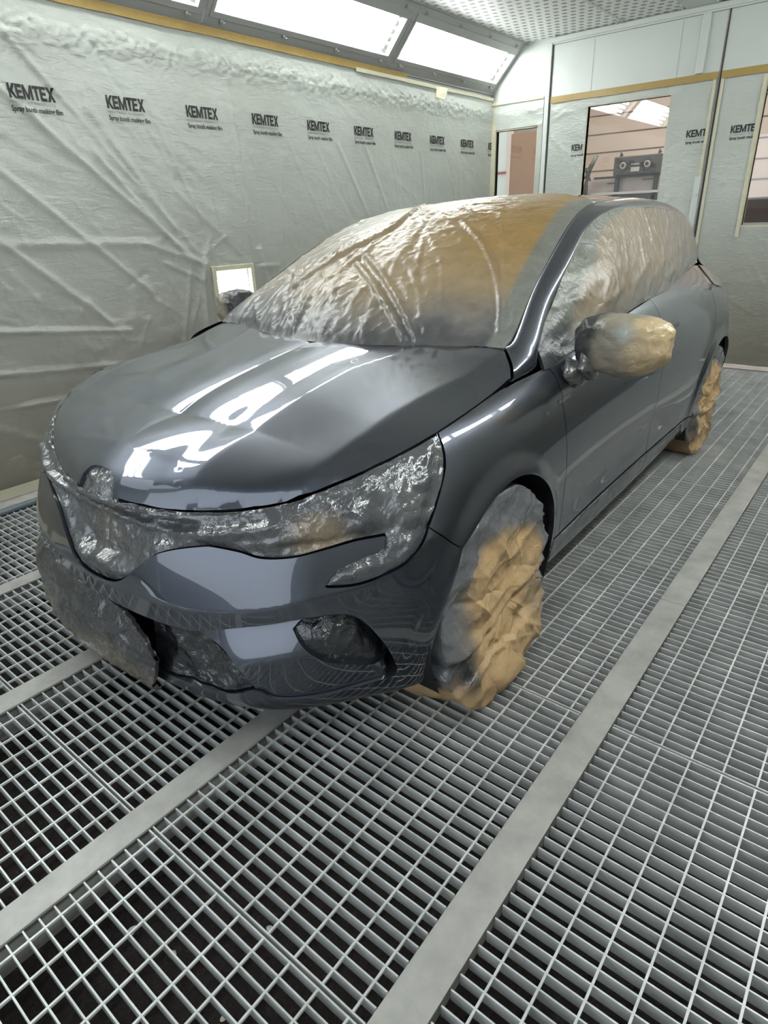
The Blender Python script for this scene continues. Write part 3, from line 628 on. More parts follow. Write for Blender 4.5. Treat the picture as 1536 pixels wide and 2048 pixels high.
class Field:
    """smooth height field  h(a,b)  fitted to scattered data"""
    def __init__(s, pts, ra, rb, na, nb, lam=1e-4, out=2, sym=True, extra=None):
        s.ra, s.rb, s.na, s.nb, s.out, s.extra = ra, rb, na, nb, out, extra
        p = np.array(pts, float)
        if sym: q_ = p.copy(); q_[:, 1] *= -1; p = np.vstack([p, q_])
        a, b, h = p[:, 0], p[:, 1], p[:, 2].copy()
        w = p[:, 3] if p.shape[1] > 3 else np.ones(len(p))
        if extra: h -= extra(a, b)
        X = np.einsum('ni,nj->nij', s.ba(a), s.bb(b)).reshape(len(a), -1)
        Ia, Ib = np.eye(na + 3), np.eye(nb + 3)
        R = [np.kron(dif(na+3, 2), Ib), np.kron(Ia, dif(nb+3, 2)), np.kron(dif(na+3, 1), dif(nb+3, 1))*1.4]
        A = X.T @ (w[:, None]*X) + lam * sum(r.T @ r for r in R)
        s.C = np.linalg.solve(A, X.T @ (w*h)).reshape(na+3, nb+3)
    def ba(s, a): return bas((np.asarray(a, float)-s.ra[0])/(s.ra[1]-s.ra[0])*s.na, s.na)
    def bb(s, b): return bas((np.asarray(b, float)-s.rb[0])/(s.rb[1]-s.rb[0])*s.nb, s.nb)
    def h(s, a, b):
        r = np.einsum('ni,nj,ij->n', s.ba(a), s.bb(b), s.C)
        return r + s.extra(np.asarray(a), np.asarray(b)) if s.extra else r
    def __call__(s, a, b):
        a = np.atleast_1d(np.asarray(a, float)); b = np.atleast_1d(np.asarray(b, float)); h = s.h(a, b)
        return np.stack([a, b, h], 1) if s.out == 2 else np.stack([a, h, b], 1)
    def normal(s, a, b, e=2e-3):
        a = np.asarray(a, float); b = np.asarray(b, float)
        p = s(a+e, b)-s(a-e, b); r = s(a, b+e)-s(a, b-e)
        n = np.cross(p, r) if s.out == 2 else -np.cross(p, r)
        return n/np.linalg.norm(n, axis=1)[:, None]
ARCH_U = (0.0, 2.583); ARCH_Z = .32; ARCH_R = .362
def flare(p):
    p = p.copy(); av = np.abs(p[:, 1]); fr = np.clip((-.26-p[:, 0])/.10, 0, 1)     # bumper crease line
    zc = np.interp(av, [0,.2,.37,.52,.65,.70,.77,.83,.86], [.462,.463,.467,.489,.525,.541,.561,.605,.655])
    k = .010*np.exp(-np.sqrt((p[:, 2]-zc)**2+.004**2)/.055)*fr; w = np.hypot(p[:, 0]+.1, p[:, 1])
    p[:, 0] += (p[:, 0]+.1)/w*k; p[:, 1] += p[:, 1]/w*k; sg = np.sign(p[:, 1]+1e-9)
    zl = np.interp(p[:, 0], [.2,.36,.62,1.1,1.6,2.2], [.782,.800,.828,.850,.862,.868]); q = (p[:, 2]-zl)      # shoulder line from the wing along the doors
    side = np.clip((av-.74)/.06, 0, 1); fade = np.clip((p[:, 0]-.27)/.06, 0, 1)*np.clip((2.3-p[:, 0])/.9, 0, 1)
    p[:, 1] += sg*side*fade*.0055*np.clip(q/.006, 0, 1)*np.exp(-np.maximum(q, 0)/.06)
    for ua in ARCH_U:
        r = np.hypot(p[:, 0]-ua, p[:, 2]-ARCH_Z)
        k = np.clip(1-(r-ARCH_R)/.075, 0, 1.0); k = np.where(p[:, 2] > .15, k, 0)*np.clip((np.abs(p[:, 1])-.70)/.1, 0, 1)
        p[:, 1] += sg*.016*k*k*(3-2*k)
    return p
# rows from the bottom edge up to the bonnet / belt line, columns from the nose round to the tail
SIDE = [  # u, v on six levels, shoulder (u,v,z), top (u,v,z)
 (-.34,[.80,.825,.858,.876,.884,.880],(-.22,.858,.782),(-.12,.787,.873)),
 (-.12,[.82,.84,.866,.882,.888,.885],(-.06,.864,.800),(.02,.782,.885)),
 (.12,[.82,.84,.868,.882,.888,.885],(.12,.864,.808),(.15,.776,.895)),
 (.33,[.82,.845,.868,.876,.882,.880],(.30,.860,.812),(.29,.774,.903)),
 (.50,[.82,.848,.864,.862,.874,.876],(.50,.860,.822),(.47,.792,.905)),
 (.78,[.82,.850,.862,.850,.868,.876],(.78,.862,.838),(.78,.800,.947)),
 (1.12,[.82,.850,.862,.848,.868,.878],(1.12,.864,.858),(1.10,.800,.985)),
 (1.50,[.82,.850,.864,.854,.874,.882],(1.50,.868,.872),(1.47,.792,1.009)),
 (1.88,[.82,.850,.868,.874,.885,.888],(1.88,.876,.880),(1.88,.772,1.030)),
 (2.22,[.82,.850,.872,.884,.890,.892],(2.22,.884,.885),(2.20,.742,1.060)),
 (2.58,[.81,.840,.870,.884,.892,.894],(2.56,.882,.886),(2.50,.714,1.072)),
 (2.90,[.80,.825,.845,.858,.868,.870],(2.84,.852,.880),(2.74,.700,1.045)),
 (3.10,[.71,.740,.770,.790,.800,.805],(3.02,.785,.876),(2.94,.675,.985)),
 (3.26,[.52,.560,.600,.620,.630,.640],(3.20,.640,.890),(3.10,.560,.970)),
 (3.31,[.25,.270,.290,.300,.305,.310],(3.26,.310,.900),(3.16,.280,.970)),
 (3.32,[.00,.000,.000,.000,.000,.000],(3.27,.000,.900),(3.17,.000,.970)),
]
ZL = [.165,.205,.30,.40,.50,.60]
FRONT = [ # per column: (u,v) on six levels then shoulder, top
 ([(-.745,0),(-.800,0),(-.775,0),(-.792,0),(-.778,0),(-.755,0)],(-.743,0,.655),(-.741,0,.699)),
 ([(-.740,.2),(-.793,.2),(-.768,.2),(-.782,.2),(-.766,.2),(-.742,.2)],(-.722,.2,.655),(-.711,.2,.700)),
 ([(-.712,.4),(-.760,.4),(-.736,.4),(-.742,.4),(-.724,.4),(-.695,.4)],(-.660,.4,.662),(-.640,.4,.710)),
 ([(-.655,.545),(-.700,.552),(-.685,.555),(-.686,.56),(-.668,.56),(-.642,.56)],(-.598,.555,.680),(-.565,.55,.738)),
 ([(-.572,.655),(-.608,.668),(-.606,.68),(-.612,.69),(-.600,.69),(-.578,.682)],(-.528,.665,.705),(-.478,.662,.782)),
 ([(-.44,.745),(-.455,.76),(-.475,.78),(-.480,.79),(-.475,.79),(-.460,.782)],(-.425,.768,.740),(-.345,.745,.832)),
 ([(-.385,.785),(-.395,.805),(-.405,.832),(-.405,.846),(-.402,.85),(-.392,.848)],(-.320,.830,.765),(-.225,.788,.862)),
]
def body_net():
    P = []
    for lv, sh, tp in FRONT: P.append([(u, v, z) for (u, v), z in zip(lv, ZL)] + [sh, tp])
    for u, vs, sh, tp in SIDE: P.append([(u + (0 if k else 0), v, z) for k, (v, z) in enumerate(zip(vs, ZL))] + [sh, tp])
    return P
BODY = Tensor(body_net(), .04, .02); BODY.post = flare
NS, NT = BODY.ns - 1, BODY.nt - 1
def crease_line(u):   # bonnet centre crease, v as a function of u
    return np.interp(u, [-.74,-.65,-.4,0,.3], [.27,.325,.335,.34,.43])
def ridge_line(u):    # outer bonnet ridge
    return np.interp(u, [-.60,-.46,-.30,-.08,.11,.34], [.56,.61,.638,.65,.672,.695])
def sabs(x, e): return np.sqrt(x*x+e*e)-e
def nose(v): return np.interp(np.abs(v), [0,.1,.2,.3,.4,.5,.55,.60,.66,.70,.742,.788], [-.741,-.734,-.711,-.678,-.640,-.595,-.566,-.532,-.475,-.425,-.350,-.225])
def creases(u, v):
    d = np.maximum(u-nose(v), 0); av = np.abs(v); k = np.clip((.72-av)/.15, 0, 1)
    A = crease_line(u); w = .095; x = (av-(A-w))/w; sp = lambda t, e: .5*(t+np.sqrt(t*t+e*e)); up = sp(x, .25)-sp(x-1, .05)      # raised rib: climbs to the crease, then stays level
    return -.050*np.exp(-d/.020)*k + .013*up*np.clip((u+.72)/.12, 0, 1)*np.clip((.45-u)/.2, 0, 1) - np.clip(.13-.05*u, .11, .15)*sabs(av-ridge_line(u), .010)*np.clip((u+.62)/.2, 0, 1)
def bonnet_pts():
    tt = np.linspace(0, 8.95, 60)
    e = BODY(tt, np.full(60, NT))
    L = [(u, v, z, 2) for u, v, z in e]
    L += [(.1686+.692*v*v-.763*v**4, v, .9714+.013*v*v, 2) for v in np.linspace(0, .69, 16)]
    for u, z in ((-.60,.812),(-.45,.855),(-.3,.891),(-.15,.921),(0,.947)): L += [(u, 0, z, .6), (u, .15, z-.001, .6)]
    for u, z in ((-.56,.826),(-.32,.883),(-.02,.939),(.18,.964)): L.append((u, float(crease_line(u)), z, .6))
    for u, z in ((-.463,.818),(-.3,.864),(-.085,.905),(.113,.939),(.30,.967)): L.append((u, float(ridge_line(u)), z, 1))
    return L
BONNET = Field(bonnet_pts(), (-.80,.45), (-.90,.90), 9, 12, .03, 2, True, creases)
def roof_pts():
    L = [(.1686+.692*v*v-.763*v**4, v, .9714+.013*v*v, 3) for v in np.linspace(0, .70, 12)]
    for u, v, z in ((.33,.69,.985),(.60,.650,1.125),(.85,.610,1.245),(1.1,.565,1.337),(1.3,.530,1.380),(1.6,.512,1.400),(2.0,.50,1.412),(2.4,.49,1.395),(2.75,.49,1.345),(3.0,.48,1.27)): L.append((u, v, z, 2))
    for u, z in ((.35,1.085),(.6,1.222),(.8,1.306),(.97,1.362),(1.15,1.395),(1.5,1.428),(1.9,1.445),(2.3,1.436),(2.7,1.395),(3.0,1.342),(3.12,1.315)):
        for v, d in ((0,0),(.15,.003),(.3,.012)): L.append((u+.30*v*v*(u < 1), v, z-d, 1))
    return L
ROOF = Field(roof_pts(), (0,3.25), (-.85,.85), 26, 14, 2e-3)
WIN_BOT = [(.40,.792,.900),(.47,.792,.905),(.78,.800,.947),(1.10,.800,.985),(1.47,.792,1.009),(1.88,.772,1.030),(2.20,.742,1.060),(2.50,.714,1.078)]
WIN_TOP = [(.44,.745,.957),(.582,.71,1.046),(.758,.68,1.16),(.929,.65,1.239),(1.115,.625,1.311),(1.288,.61,1.345),(1.528,.603,1.361),(1.756,.600,1.365),(2.104,.602,1.355),(2.39,.613,1.328),(2.595,.632,1.263),(2.674,.653,1.185),(2.68,.672,1.124)]
GLASS = Field([(u, z, v, 2) for u, v, z in WIN_BOT+WIN_TOP]+[(u, 1.16, w, 1) for u, w in ((.9,.722),(1.3,.725),(1.8,.715),(2.3,.690))], (.2,2.9), (.80,1.45), 14, 6, 2e-3, 1, False)

ARCH_FRONT = [(6.867, 0.12), (6.639, 1.579), (6.62, 2.525), (6.84, 3.479), (7.153, 4.31), (7.454, 4.86), (7.794, 5.187), (8.195, 5.348), (8.63, 5.362), (9.061, 5.237), (9.453, 4.971), (9.781, 4.522), (10.036, 3.809), (10.195, 2.841), (10.218, 1.894), (10.106, 0.818)]
ARCH_REAR = [(16.067, 0.129), (15.987, 1.569), (15.976, 2.511), (16.034, 3.531), (16.154, 4.354), (16.332, 4.825), (16.561, 5.093), (16.828, 5.227), (17.115, 5.246), (17.401, 5.153), (17.665, 4.933), (17.89, 4.538), (18.074, 3.85), (18.201, 2.838), (18.218, 1.886), (18.133, 0.821)]
SCREEN_FOLDS = {'f1': [(0.455, -0.368), (0.648, -0.235), (0.866, -0.133), (1.304, -0.274)], 'f2': [(0.556, -0.093), (0.4, 0.138), (0.261, 0.348)], 'f3': [(0.606, -0.08), (0.411, 0.198), (0.268, 0.395)], 'f4': [(0.906, 0.177), (0.709, 0.405), (0.559, 0.536), (0.382, 0.641)], 'f5': [(0.308, -0.301), (0.538, -0.282), (0.698, -0.193)], 'f6': [(0.31, -0.426), (0.538, -0.432), (0.647, -0.349)], 'f7': [(0.74, -0.066), (0.495, 0.228), (0.285, 0.413)], 'f8': [(1.022, -0.123), (0.621, 0.255), (0.382, 0.51)], 'f9': [(0.991, 0.014), (0.616, 0.408), (0.41, 0.607)], 'f10': [(1.021, 0.284), (0.709, 0.478), (0.413, 0.624)]}

# ================================================================ THE CAR
CX, CY, CYAW = -1.6390, 1.4575, .015132
def to_local(V): V = np.asarray(V, float); return V[:, [1, 0, 2]]
def place(o): o.location = (CX, CY, 0); o.rotation_euler.z = CYAW; return o
_make = make
def make(name, V, F, m, parent=None, smooth=True, col=None, normals=None):
    """car meshes are written in (u, v, z); local axes of the car are (v, u, z)"""
    F = [tuple(f)[::-1] for f in F]; nn = to_local(normals) if normals is not None else None
    o = _make(name, to_local(V), F, m, parent, smooth, col, nn)
    if parent is None: place(o)
    return o
car = place(empty('car'))
tag(car, 'dark grey metallic five door hatchback masked up for painting, standing on the grating floor', 'car')
S_ = lambda s_: (lambda p: abs(p[0]) < 1e-6)
seam0 = lambda p: abs(p[0]) < 1e-6           # BODY seam on the centre line (s = 0)
seamv = lambda p: abs(p[1]) < 1e-6           # height fields: v = 0
A1 = ARCH_FRONT; A2 = ARCH_REAR
low_edge = np.vstack([cr([(0,3.66),(.35,3.70),(.62,3.88),(.95,4.42),(1.25,4.92),(1.6,5.25),(2.0,5.48),(2.2,5.50),(2.6,5.42),(2.97,5.28),(3.49,5.30),(4.02,5.42),(4.56,5.50),(5.15,5.49)], 6),
    cr([(5.19,5.44),(5.11,5.24),(4.78,5.165),(4.32,4.97),(4.15,4.76)], 5), cr([(4.10,4.64),(4.12,4.59),(4.62,4.60),(5.23,4.77),(5.74,4.96),(6.10,5.23),(6.24,5.43)], 6)])
hl_rear = cr([(6.24,5.43),(6.40,5.70),(6.49,5.95),(6.54,6.18),(6.50,6.40),(6.38,6.65),(6.22,6.90),(6.18,7.0)], 5)
gap_bf = cr([(6.24,5.43),(6.85,5.12),(7.283,4.80)], 4)
arch_lo = cr([(7.283,4.80)]+[tuple(A1[i]) for i in (5,4,3,2,1,0)][1:], 6)
UA = [(0,3.0),(1.2,2.96),(1.9,3.02)]; UB = [(1.9,3.02),(2.63,3.38),(3.36,3.67),(4.0,3.84),(4.42,3.835),(4.69,3.64),(4.96,3.21),(5.29,2.57),(5.56,1.92),(5.60,1.60)]
UC = [(5.57,1.54),(4.69,1.41),(4.05,1.27),(3.46,1.25),(3.18,1.34),(3.02,1.53)]; UD = [(2.9,1.56),(2.53,1.36),(2.07,1.31),(1.69,1.31),(.8,1.30),(0,1.30)]
# front bumper
out = cat(low_edge, gap_bf, arch_lo, [(6.867,0.0),(0,0)], cr(UD[::-1], 4), cr(UC[::-1], 5), cr(UB[::-1], 6), cr(UA[::-1], 5))
patch('front_bumper', BODY, out, .07, .07, 'paint', car, both=True, seam=seam0, flange=.028, gap=.002)
# recessed lower blade around the fog lamp openings
def blade_off(p, P2, nn):
    top = np.interp(P2[:, 0], [a for a, b in UA+UB[1:]], [b for a, b in UA+UB[1:]])
    return -.010-.055*np.clip(1-(top-P2[:, 1])/1.15, 0, 1)**1.3*np.clip((P2[:, 0]-1.9)/.8, 0, 1)
bl_out = cat(cr(UB, 6), cr(UC, 5), cr([(2.9,1.56),(2.66,2.02),(2.35,2.52),(1.95,2.98)], 5))
FOG = [(3.50,3.26),(3.68,3.50),(4.08,3.66),(4.48,3.64),(4.80,3.24),(5.12,2.60),(5.42,2.03),(4.89,2.06),(4.16,2.33),(3.91,2.56),(3.66,2.90)]
for sg in (1, -1): patch('bumper_blade', BODY, bl_out, .07, .07, 'paint', car, sg, off=blade_off, flange=.02, keep_n=False, holes=[cat(cr(FOG+FOG[:1], 5))])
# front wings
patch('front_wing', BODY, cat(gap_bf[::-1], hl_rear, [(7,7),(8,7),(9,7),(10,7),(10.72,7)], cr([(10.75,6.87),(10.65,6.29),(10.60,5.93),(10.62,5.4),(10.70,4.37),(10.78,3.26),(10.80,2.05)], 6), [(10.215,2.05)], cr([tuple(a) for a in A1[6:14]], 6)[::-1]), .07, .07, 'paint', car, 1, flange=.02, gap=.0018)
patch('front_wing', BODY, cat(gap_bf[::-1], hl_rear, [(7,7),(8,7),(9,7),(10,7),(10.72,7)], cr([(10.75,6.87),(10.65,6.29),(10.60,5.93),(10.62,5.4),(10.70,4.37),(10.78,3.26),(10.80,2.05)], 6), [(10.215,2.05)], cr([tuple(a) for a in A1[6:14]], 6)[::-1]), .12, .12, 'paint', car, -1, flange=.02, gap=.0018)
dgap = cr([(10.75,6.87),(10.65,6.29),(10.60,5.93),(10.62,5.4),(10.70,4.37),(10.78,3.26),(10.80,2.05)], 6)
rgap = cr([(13.92,7),(13.95,5.94),(13.93,5.0),(13.97,3.8),(14.0,2.05)], 6)
qgap = cr([(16.6,7),(16.62,6.4),(16.45,5.6),(16.15,4.9),(15.9,4.2),(15.76,3.2),(15.72,2.05)], 6)
for sg in (1, -1):
    d_ = .07 if sg > 0 else .14
    patch('front_door', BODY, cat([(10.75,7)], dgap, rgap[::-1]), d_, d_, 'paint', car, sg, flange=.02, gap=.0018)
    patch('rear_door', BODY, cat(rgap, qgap[::-1]), d_, d_, 'paint', car, sg, flange=.02, gap=.0018)
    patch('rear_quarter', BODY, cat(qgap, [(15.975,2.05)], cr([tuple(a) for a in A2[2:]], 6), [(18.2,.05),(22,0),(22,7),(20,7),(18,7)]), .09 if sg > 0 else .2, d_, 'paint', car, sg, flange=.02, gap=.0018)
    patch('side_sill', BODY, cat([(10.22,1.98)], [(15.975,1.98)], [(15.985,1.5),(16.06,.1)], [(10.1,.1),(10.2,1.5)]), .12, .12, 'paint', car, sg, flange=.04, gap=.0015)
# bonnet
te = BODY(np.linspace(.47, 9.42, 90), np.full(90, NT))[:, :2]
cowl = [(.1686+.692*v*v-.763*v**4, v) for v in np.linspace(.69, 0, 14)]
bo = cat([(-.693,0),(-.694,.035)], cr([(-.698,.055),(-.712,.074),(-.731,.086)], 4), te+[(0.0015, -.0015)], cr([(.206,.777),(.253,.749),(.315,.697)], 5), np.array(cowl)-[.004, 0])
patch('bonnet', BONNET, bo, .012, .012, 'paint', car, both=True, seam=seamv, flange=.022, gap=.0022)
# pillars and roof rail: loft between the windscreen edge and the side window edge
BAND = [((.322,.693,.979),(.215,.795,.935),(.206,.777,.905)), ((.345,.700,.988),(.36,.785,.965),(.386,.768,.913)), ((.40,.693,1.016),(.43,.775,.995),(.44,.748,.957)), ((.60,.650,1.127),(.60,.722,1.105),(.582,.712,1.046)), ((.85,.610,1.247),(.84,.690,1.222),(.785,.680,1.165)),
 ((1.10,.567,1.339),(1.10,.640,1.315),(1.06,.632,1.291)), ((1.32,.532,1.383),(1.36,.620,1.362),(1.30,.610,1.347)), ((1.6,.512,1.402),(1.62,.607,1.392),(1.60,.604,1.363)), ((2.0,.50,1.414),(2.03,.605,1.400),(2.05,.602,1.357)), ((2.4,.49,1.396),(2.42,.600,1.378),(2.39,.612,1.328)),
 ((2.75,.49,1.346),(2.72,.610,1.315),(2.595,.632,1.263)), ((2.95,.49,1.27),(2.84,.620,1.22),(2.674,.653,1.185)), ((3.0,.50,1.18),(2.87,.635,1.13),(2.685,.670,1.125)), ((3.02,.53,1.08),(2.86,.690,1.065),(2.62,.708,1.082)), ((3.0,.60,.99),(2.95,.715,1.00),(2.76,.706,1.045))]
def band():
    n = 9; rows = [cr([b_[j] for b_ in BAND], n) for j in range(3)]; m_ = 10; V = []
    for a, c, b in zip(*rows):
        for t in np.linspace(0, 1, m_+1): V.append(a*(1-t)**2+c*2*t*(1-t)+b*t*t)
    nr = len(rows[0]); V = np.array(V); F = [(i*(m_+1)+j, i*(m_+1)+j+1, (i+1)*(m_+1)+j+1, (i+1)*(m_+1)+j) for i in range(nr-1) for j in range(m_)]
    # turn both long rims inwards
    for j, dz in ((0, (0,-.0,-.02)), (m_, (0,-.02,-.002))):
        k0 = len(V); ids = [i*(m_+1)+j for i in range(nr)]; V = np.vstack([V, V[ids]+np.array(dz)])
        F += [((ids[i], ids[i+1], k0+i+1, k0+i) if j else (ids[i+1], ids[i], k0+i, k0+i+1)) for i in range(nr-1)]
    return V, F
V, F = band(); make('pillar_and_roof_rail', V, F[:], 'paint', car); make('pillar_and_roof_rail', V*[1,-1,1], [f[::-1] for f in F], 'paint', car)
# roof skin, tailgate
uin = lambda u: np.interp(u, [b_[0][0] for b_ in BAND[:12]], [b_[0][1] for b_ in BAND[:12]])
fr_edge = [(1.80,0),(1.76,.2),(1.62,.38),(1.42,.512)]
patch('roof', ROOF, cat([(1.3,0),(1.3,.53)], [(u, uin(u)) for u in np.linspace(1.32, 2.95, 30)], [(3.02,.3),(3.04,0)]), .03, .03, 'paint', car, both=True, seam=seamv, flange=.015)
hv = np.linspace(-1, 1, 25); tr_ = cr([(2.97,.49,1.262),(3.03,.52,1.10),(3.06,.60,.99),(3.10,.66,.97),(3.14,.66,.9)], 5)
V = np.array([(u+.13*(1-h*h), v*h, z+.03*(1-h*h)) for u, v, z in tr_ for h in hv]); nh = len(hv)
make('tailgate', V, [(i*nh+j, i*nh+j+1, (i+1)*nh+j+1, (i+1)*nh+j) for i in range(len(tr_)-1) for j in range(nh-1)], 'paint', car)
# dark inner shell added so panel gaps stay black, floor pan, wheel houses
ish = cat([(0,.2),(6.3,.2),(6.3,4.6),(6.9,5.4),(8.3,5.75),(9.6,5.5),(10.35,4.4),(10.5,2.3),(10.5,.2),(15.7,.2),(15.7,4.2),(16.1,5.2),(17,5.6),(17.8,5.3),(18.4,4.2),(18.5,.2),(22,.2),(22,6.9),(0,6.9)])
patch('inner_shell', BODY, ish, .3, .3, 'dark', car, both=True, seam=seam0, off=lambda p, P2, nn: np.full(len(p), -.06), flange=0, keep_n=False)
mb = MB().box(-.60, 3.0, -.45, .45, .20, .24).box(.42, 2.16, -.76, .76, .19, .23); make('floor_pan', mb.V, mb.F, 'dark', car, False)
mb = MB().box(-.45, .12, -.45, .45, .56, .62); make('engine_cover', mb.V, mb.F, 'dark', car, False)
for ua in ARCH_U:
    for sg in (1, -1):
        V = []; n = 26
        for v in (.872, .60, .46):
            for i in range(n+1): a = math.radians(-28+236*i/n); V.append((ua-math.cos(a)*.372, sg*v, ARCH_Z+math.sin(a)*.372))
        V.append((ua, sg*.46, ARCH_Z)); F = [(j*(n+1)+i, j*(n+1)+i+1, (j+1)*(n+1)+i+1, (j+1)*(n+1)+i) for j in range(2) for i in range(n)]+[(2*(n+1)+i, 2*(n+1)+i+1, len(V)-1) for i in range(n)]
        make('wheel_arch_liner', V, F, 'dark', car)
        prof = [(.20,.70),(.27,.69),(.305,.70),(.316,.72),(.316,.83),(.305,.85),(.27,.862),(.215,.86),(.205,.84)]; n = 40
        V = [(ua+r*math.cos(2*math.pi*i/n), sg*v, ARCH_Z-.004+r*math.sin(2*math.pi*i/n)) for r, v in prof for i in range(n)]
        wh = place(empty('x')) if False else None
        ty = make('tyre', V, [(j*n+i, j*n+(i+1) % n, (j+1)*n+(i+1) % n, (j+1)*n+i) for j in range(len(prof)-1) for i in range(n)], 'tyre', car)
        prof = [(.01,.825),(.06,.83),(.19,.82),(.206,.845)]
        V = [(ua+r*math.cos(2*math.pi*i/n), sg*v, ARCH_Z-.004+r*math.sin(2*math.pi*i/n)) for r, v in prof for i in range(n)]
        make('wheel_rim', V, [(j*n+i, j*n+(i+1) % n, (j+1)*n+(i+1) % n, (j+1)*n+i) for j in range(len(prof)-1) for i in range(n)], 'rim', car)
# ================================================================ MASKING ON THE CAR
TAN = np.array((.31,.235,.145)); AMB = np.array((.29,.18,.060)); GRY = np.array((.115,.12,.13)); LGT = np.array((.27,.26,.23)); DRK = np.array((.030,.032,.038)); KRAFT = np.array((.56,.375,.19))
def blend(a, b, t): t = np.clip(t, 0, 1)[:, None]; return a*(1-t)+b*t
def sm(x): x = np.clip(x, 0, 1); return x*x*(3-2*x)
# windscreen and roof front
FS = SCREEN_FOLDS
CWL = lambda v: .1686+.692*v*v-.763*v**4
r0 = lambda P: P[:, 0]*0
SCRF = random_folds(60, 21, (.25, 1.25, -.62, .35), lambda a: math.degrees(math.atan2(a[1]+.12, a[0]-1.15)), 12, .22, .0038, .006)+random_folds(70, 22, (.55, 1.7, -.3, .55), 75, 35, .10, .0028, .005)+random_folds(60, 23, (.2, .45, -.68, .68), lambda a: 180 if abs(a[1]) < .4 else 150, 35, .08, .005, .005)+random_folds(30, 24, (.3, .8, -.65, -.1), 155, 18, .25, .006, .007)
def screen_off(p, P2, nn):
    d = np.full(len(p), .006); x = np.stack([P2[:, 0], P2[:, 1]*.9, np.full(len(p), .7)], 1)
    for i, (nm, L) in enumerate(FS.items()):
        if nm == 'edge': continue
        C = cr(L, 8); a = {'f1': .011, 'f4': .009, 'f2': .012, 'f3': .012}.get(nm, .003); w = {'f1': .008, 'f4': .007, 'f2': .008, 'f3': .008}.get(nm, .010); dd = dist_to(P2, C)
        along = np.clip(dist_to(P2, C[:1]*1.0)/.15 if len(C) else 1, .2, 1)
        d += a*(np.exp(-(dd/w)**2)-.45*np.exp(-((dd-.022)/.014)**2))
    d += creases_at(P2, SCRF)*np.clip(1-.0*r0(P2), 0, 1)
    # fan of pleats running down from the long ridge
    th = np.arctan2(P2[:, 1]+.12, P2[:, 0]-1.05); r = np.hypot(P2[:, 1]+.12, P2[:, 0]-1.05)
    d += .004*(crumple(np.stack([th*3.2, r*.9, x[:, 2]], 1), 2.2, 2)-.4)*np.clip(r/.5, 0, 1)*sm((.45-P2[:, 1])/.3)
    d += .0045*(crumple(x, 7, 4)-.4) + .0030*(crumple(x, 24, 2)-.4)
    low = np.clip(1-(P2[:, 0]-CWL(P2[:, 1]))/.16, 0, 1); d += .007*low*(crumple(x*[1,1.4,1], 15, 3)-.4)
    edge = np.minimum(uin(np.clip(P2[:, 0], .33, 3))-np.abs(P2[:, 1]), P2[:, 0]-CWL(P2[:, 1])); d *= np.clip(edge/.03, .15, 1)
    return d
def screen_col(V, P2):
    u, v = V[:, 0], V[:, 1]; base = blend(TAN, AMB, sm((v+.12)/.45)*sm((u-.42)/.45)); base = blend(base, LGT*np.array((1.05,.97,.9)), sm((-.12-v)/.35)*.75)
    base = blend(base, LGT*1.15, sm((u-1.25)/.3)*sm((.25-v)/.3)*.5)
    low = (u-CWL(v)); n_ = perlin(V*6)*.10
    base = blend(base, GRY, sm((.30-low+n_)/.26)*.85); base = blend(base, DRK*1.6, sm((.09-low+n_)/.08)*.6)
    side = uin(np.clip(u, .33, 3))-np.abs(v); base = blend(base, np.array((.17,.18,.165)), sm((.085+.04*n_-side)/.02)*(v > 0)*.95); base = blend(base, DRK*1.5, sm((.016-side)/.012)*(v < 0))
    return base
def screen_outline():
    R0 = [(CWL(v)-.004, v) for v in np.linspace(-.69, .69, 28)]; R1 = [(u, uin(u)-.004) for u in np.linspace(.36, 1.40, 24)]
    R2 = cr([(1.42,.508),(1.62,.38),(1.76,.2),(1.84,0),(1.86,-.25),(1.84,-.49)], 6); R3 = [(u, -uin(u)+.004) for u in np.linspace(1.82, .36, 34)]
    return cat(R0, R1, R2, R3)
o = patch('screen_film', ROOF, screen_outline(), .0085, .0085, 'film', car, off=screen_off, flange=.008, keep_n=False, colf=screen_col)
tag(o, 'tan masking film sprayed grey at the bottom, covering the windscreen and front of the roof')
# side window films
WINF = random_folds(120, 31, (.5, 2.5, .95, 1.33), 28, 18, .14, .0026, .006)+random_folds(40, 32, (.5, 2.4, .93, 1.08), 16, 6, .25, .0045, .006)
def win_off(p, P2, nn):
    x = np.stack([P2[:, 0], P2[:, 1], np.full(len(p), .2)], 1)
    q_ = np.stack([P2[:, 0]*.7+P2[:, 1]*.9, (P2[:, 1]-P2[:, 0]*.45)*3.2, x[:, 2]], 1)
    return .005+.0035*(crumple(q_, 4.5, 3)-.4)+.0025*(crumple(x, 13, 3)-.4)+creases_at(P2, WINF)
def win_col(V, P2):
    u, z = V[:, 0], V[:, 2]; n_ = perlin(V*4)
    bot = z-np.interp(u, [a[0] for a in WIN_BOT], [a[2] for a in WIN_BOT]); top = 1.36-z
    base = np.tile(np.array((.225,.17,.11)), (len(V), 1)); base = blend(base, np.array((.18,.15,.125)), sm((u-1.6)/.8))
    dfr = u-np.interp(z, [.90,1.046,1.16,1.311,1.36], [.42,.582,.758,1.115,1.4]); base = blend(base, np.array((.14,.148,.12)), sm((.16+n_*.08-dfr)/.07))
    base = blend(base, np.array((.13,.13,.12)), sm((.13+n_*.05-bot)/.12)*.8); base = blend(base, DRK, sm((.72+n_*.1-u)/.16)*sm((.16-bot)/.1)); return base
wo = cat(cr(WIN_BOT, 6)[:, [0, 2]], cr([(2.50,1.078),(2.62,1.10),(2.68,1.124)], 3), cr([(a, c) for a, b, c in WIN_TOP[::-1]], 6), [(.43,.935)])
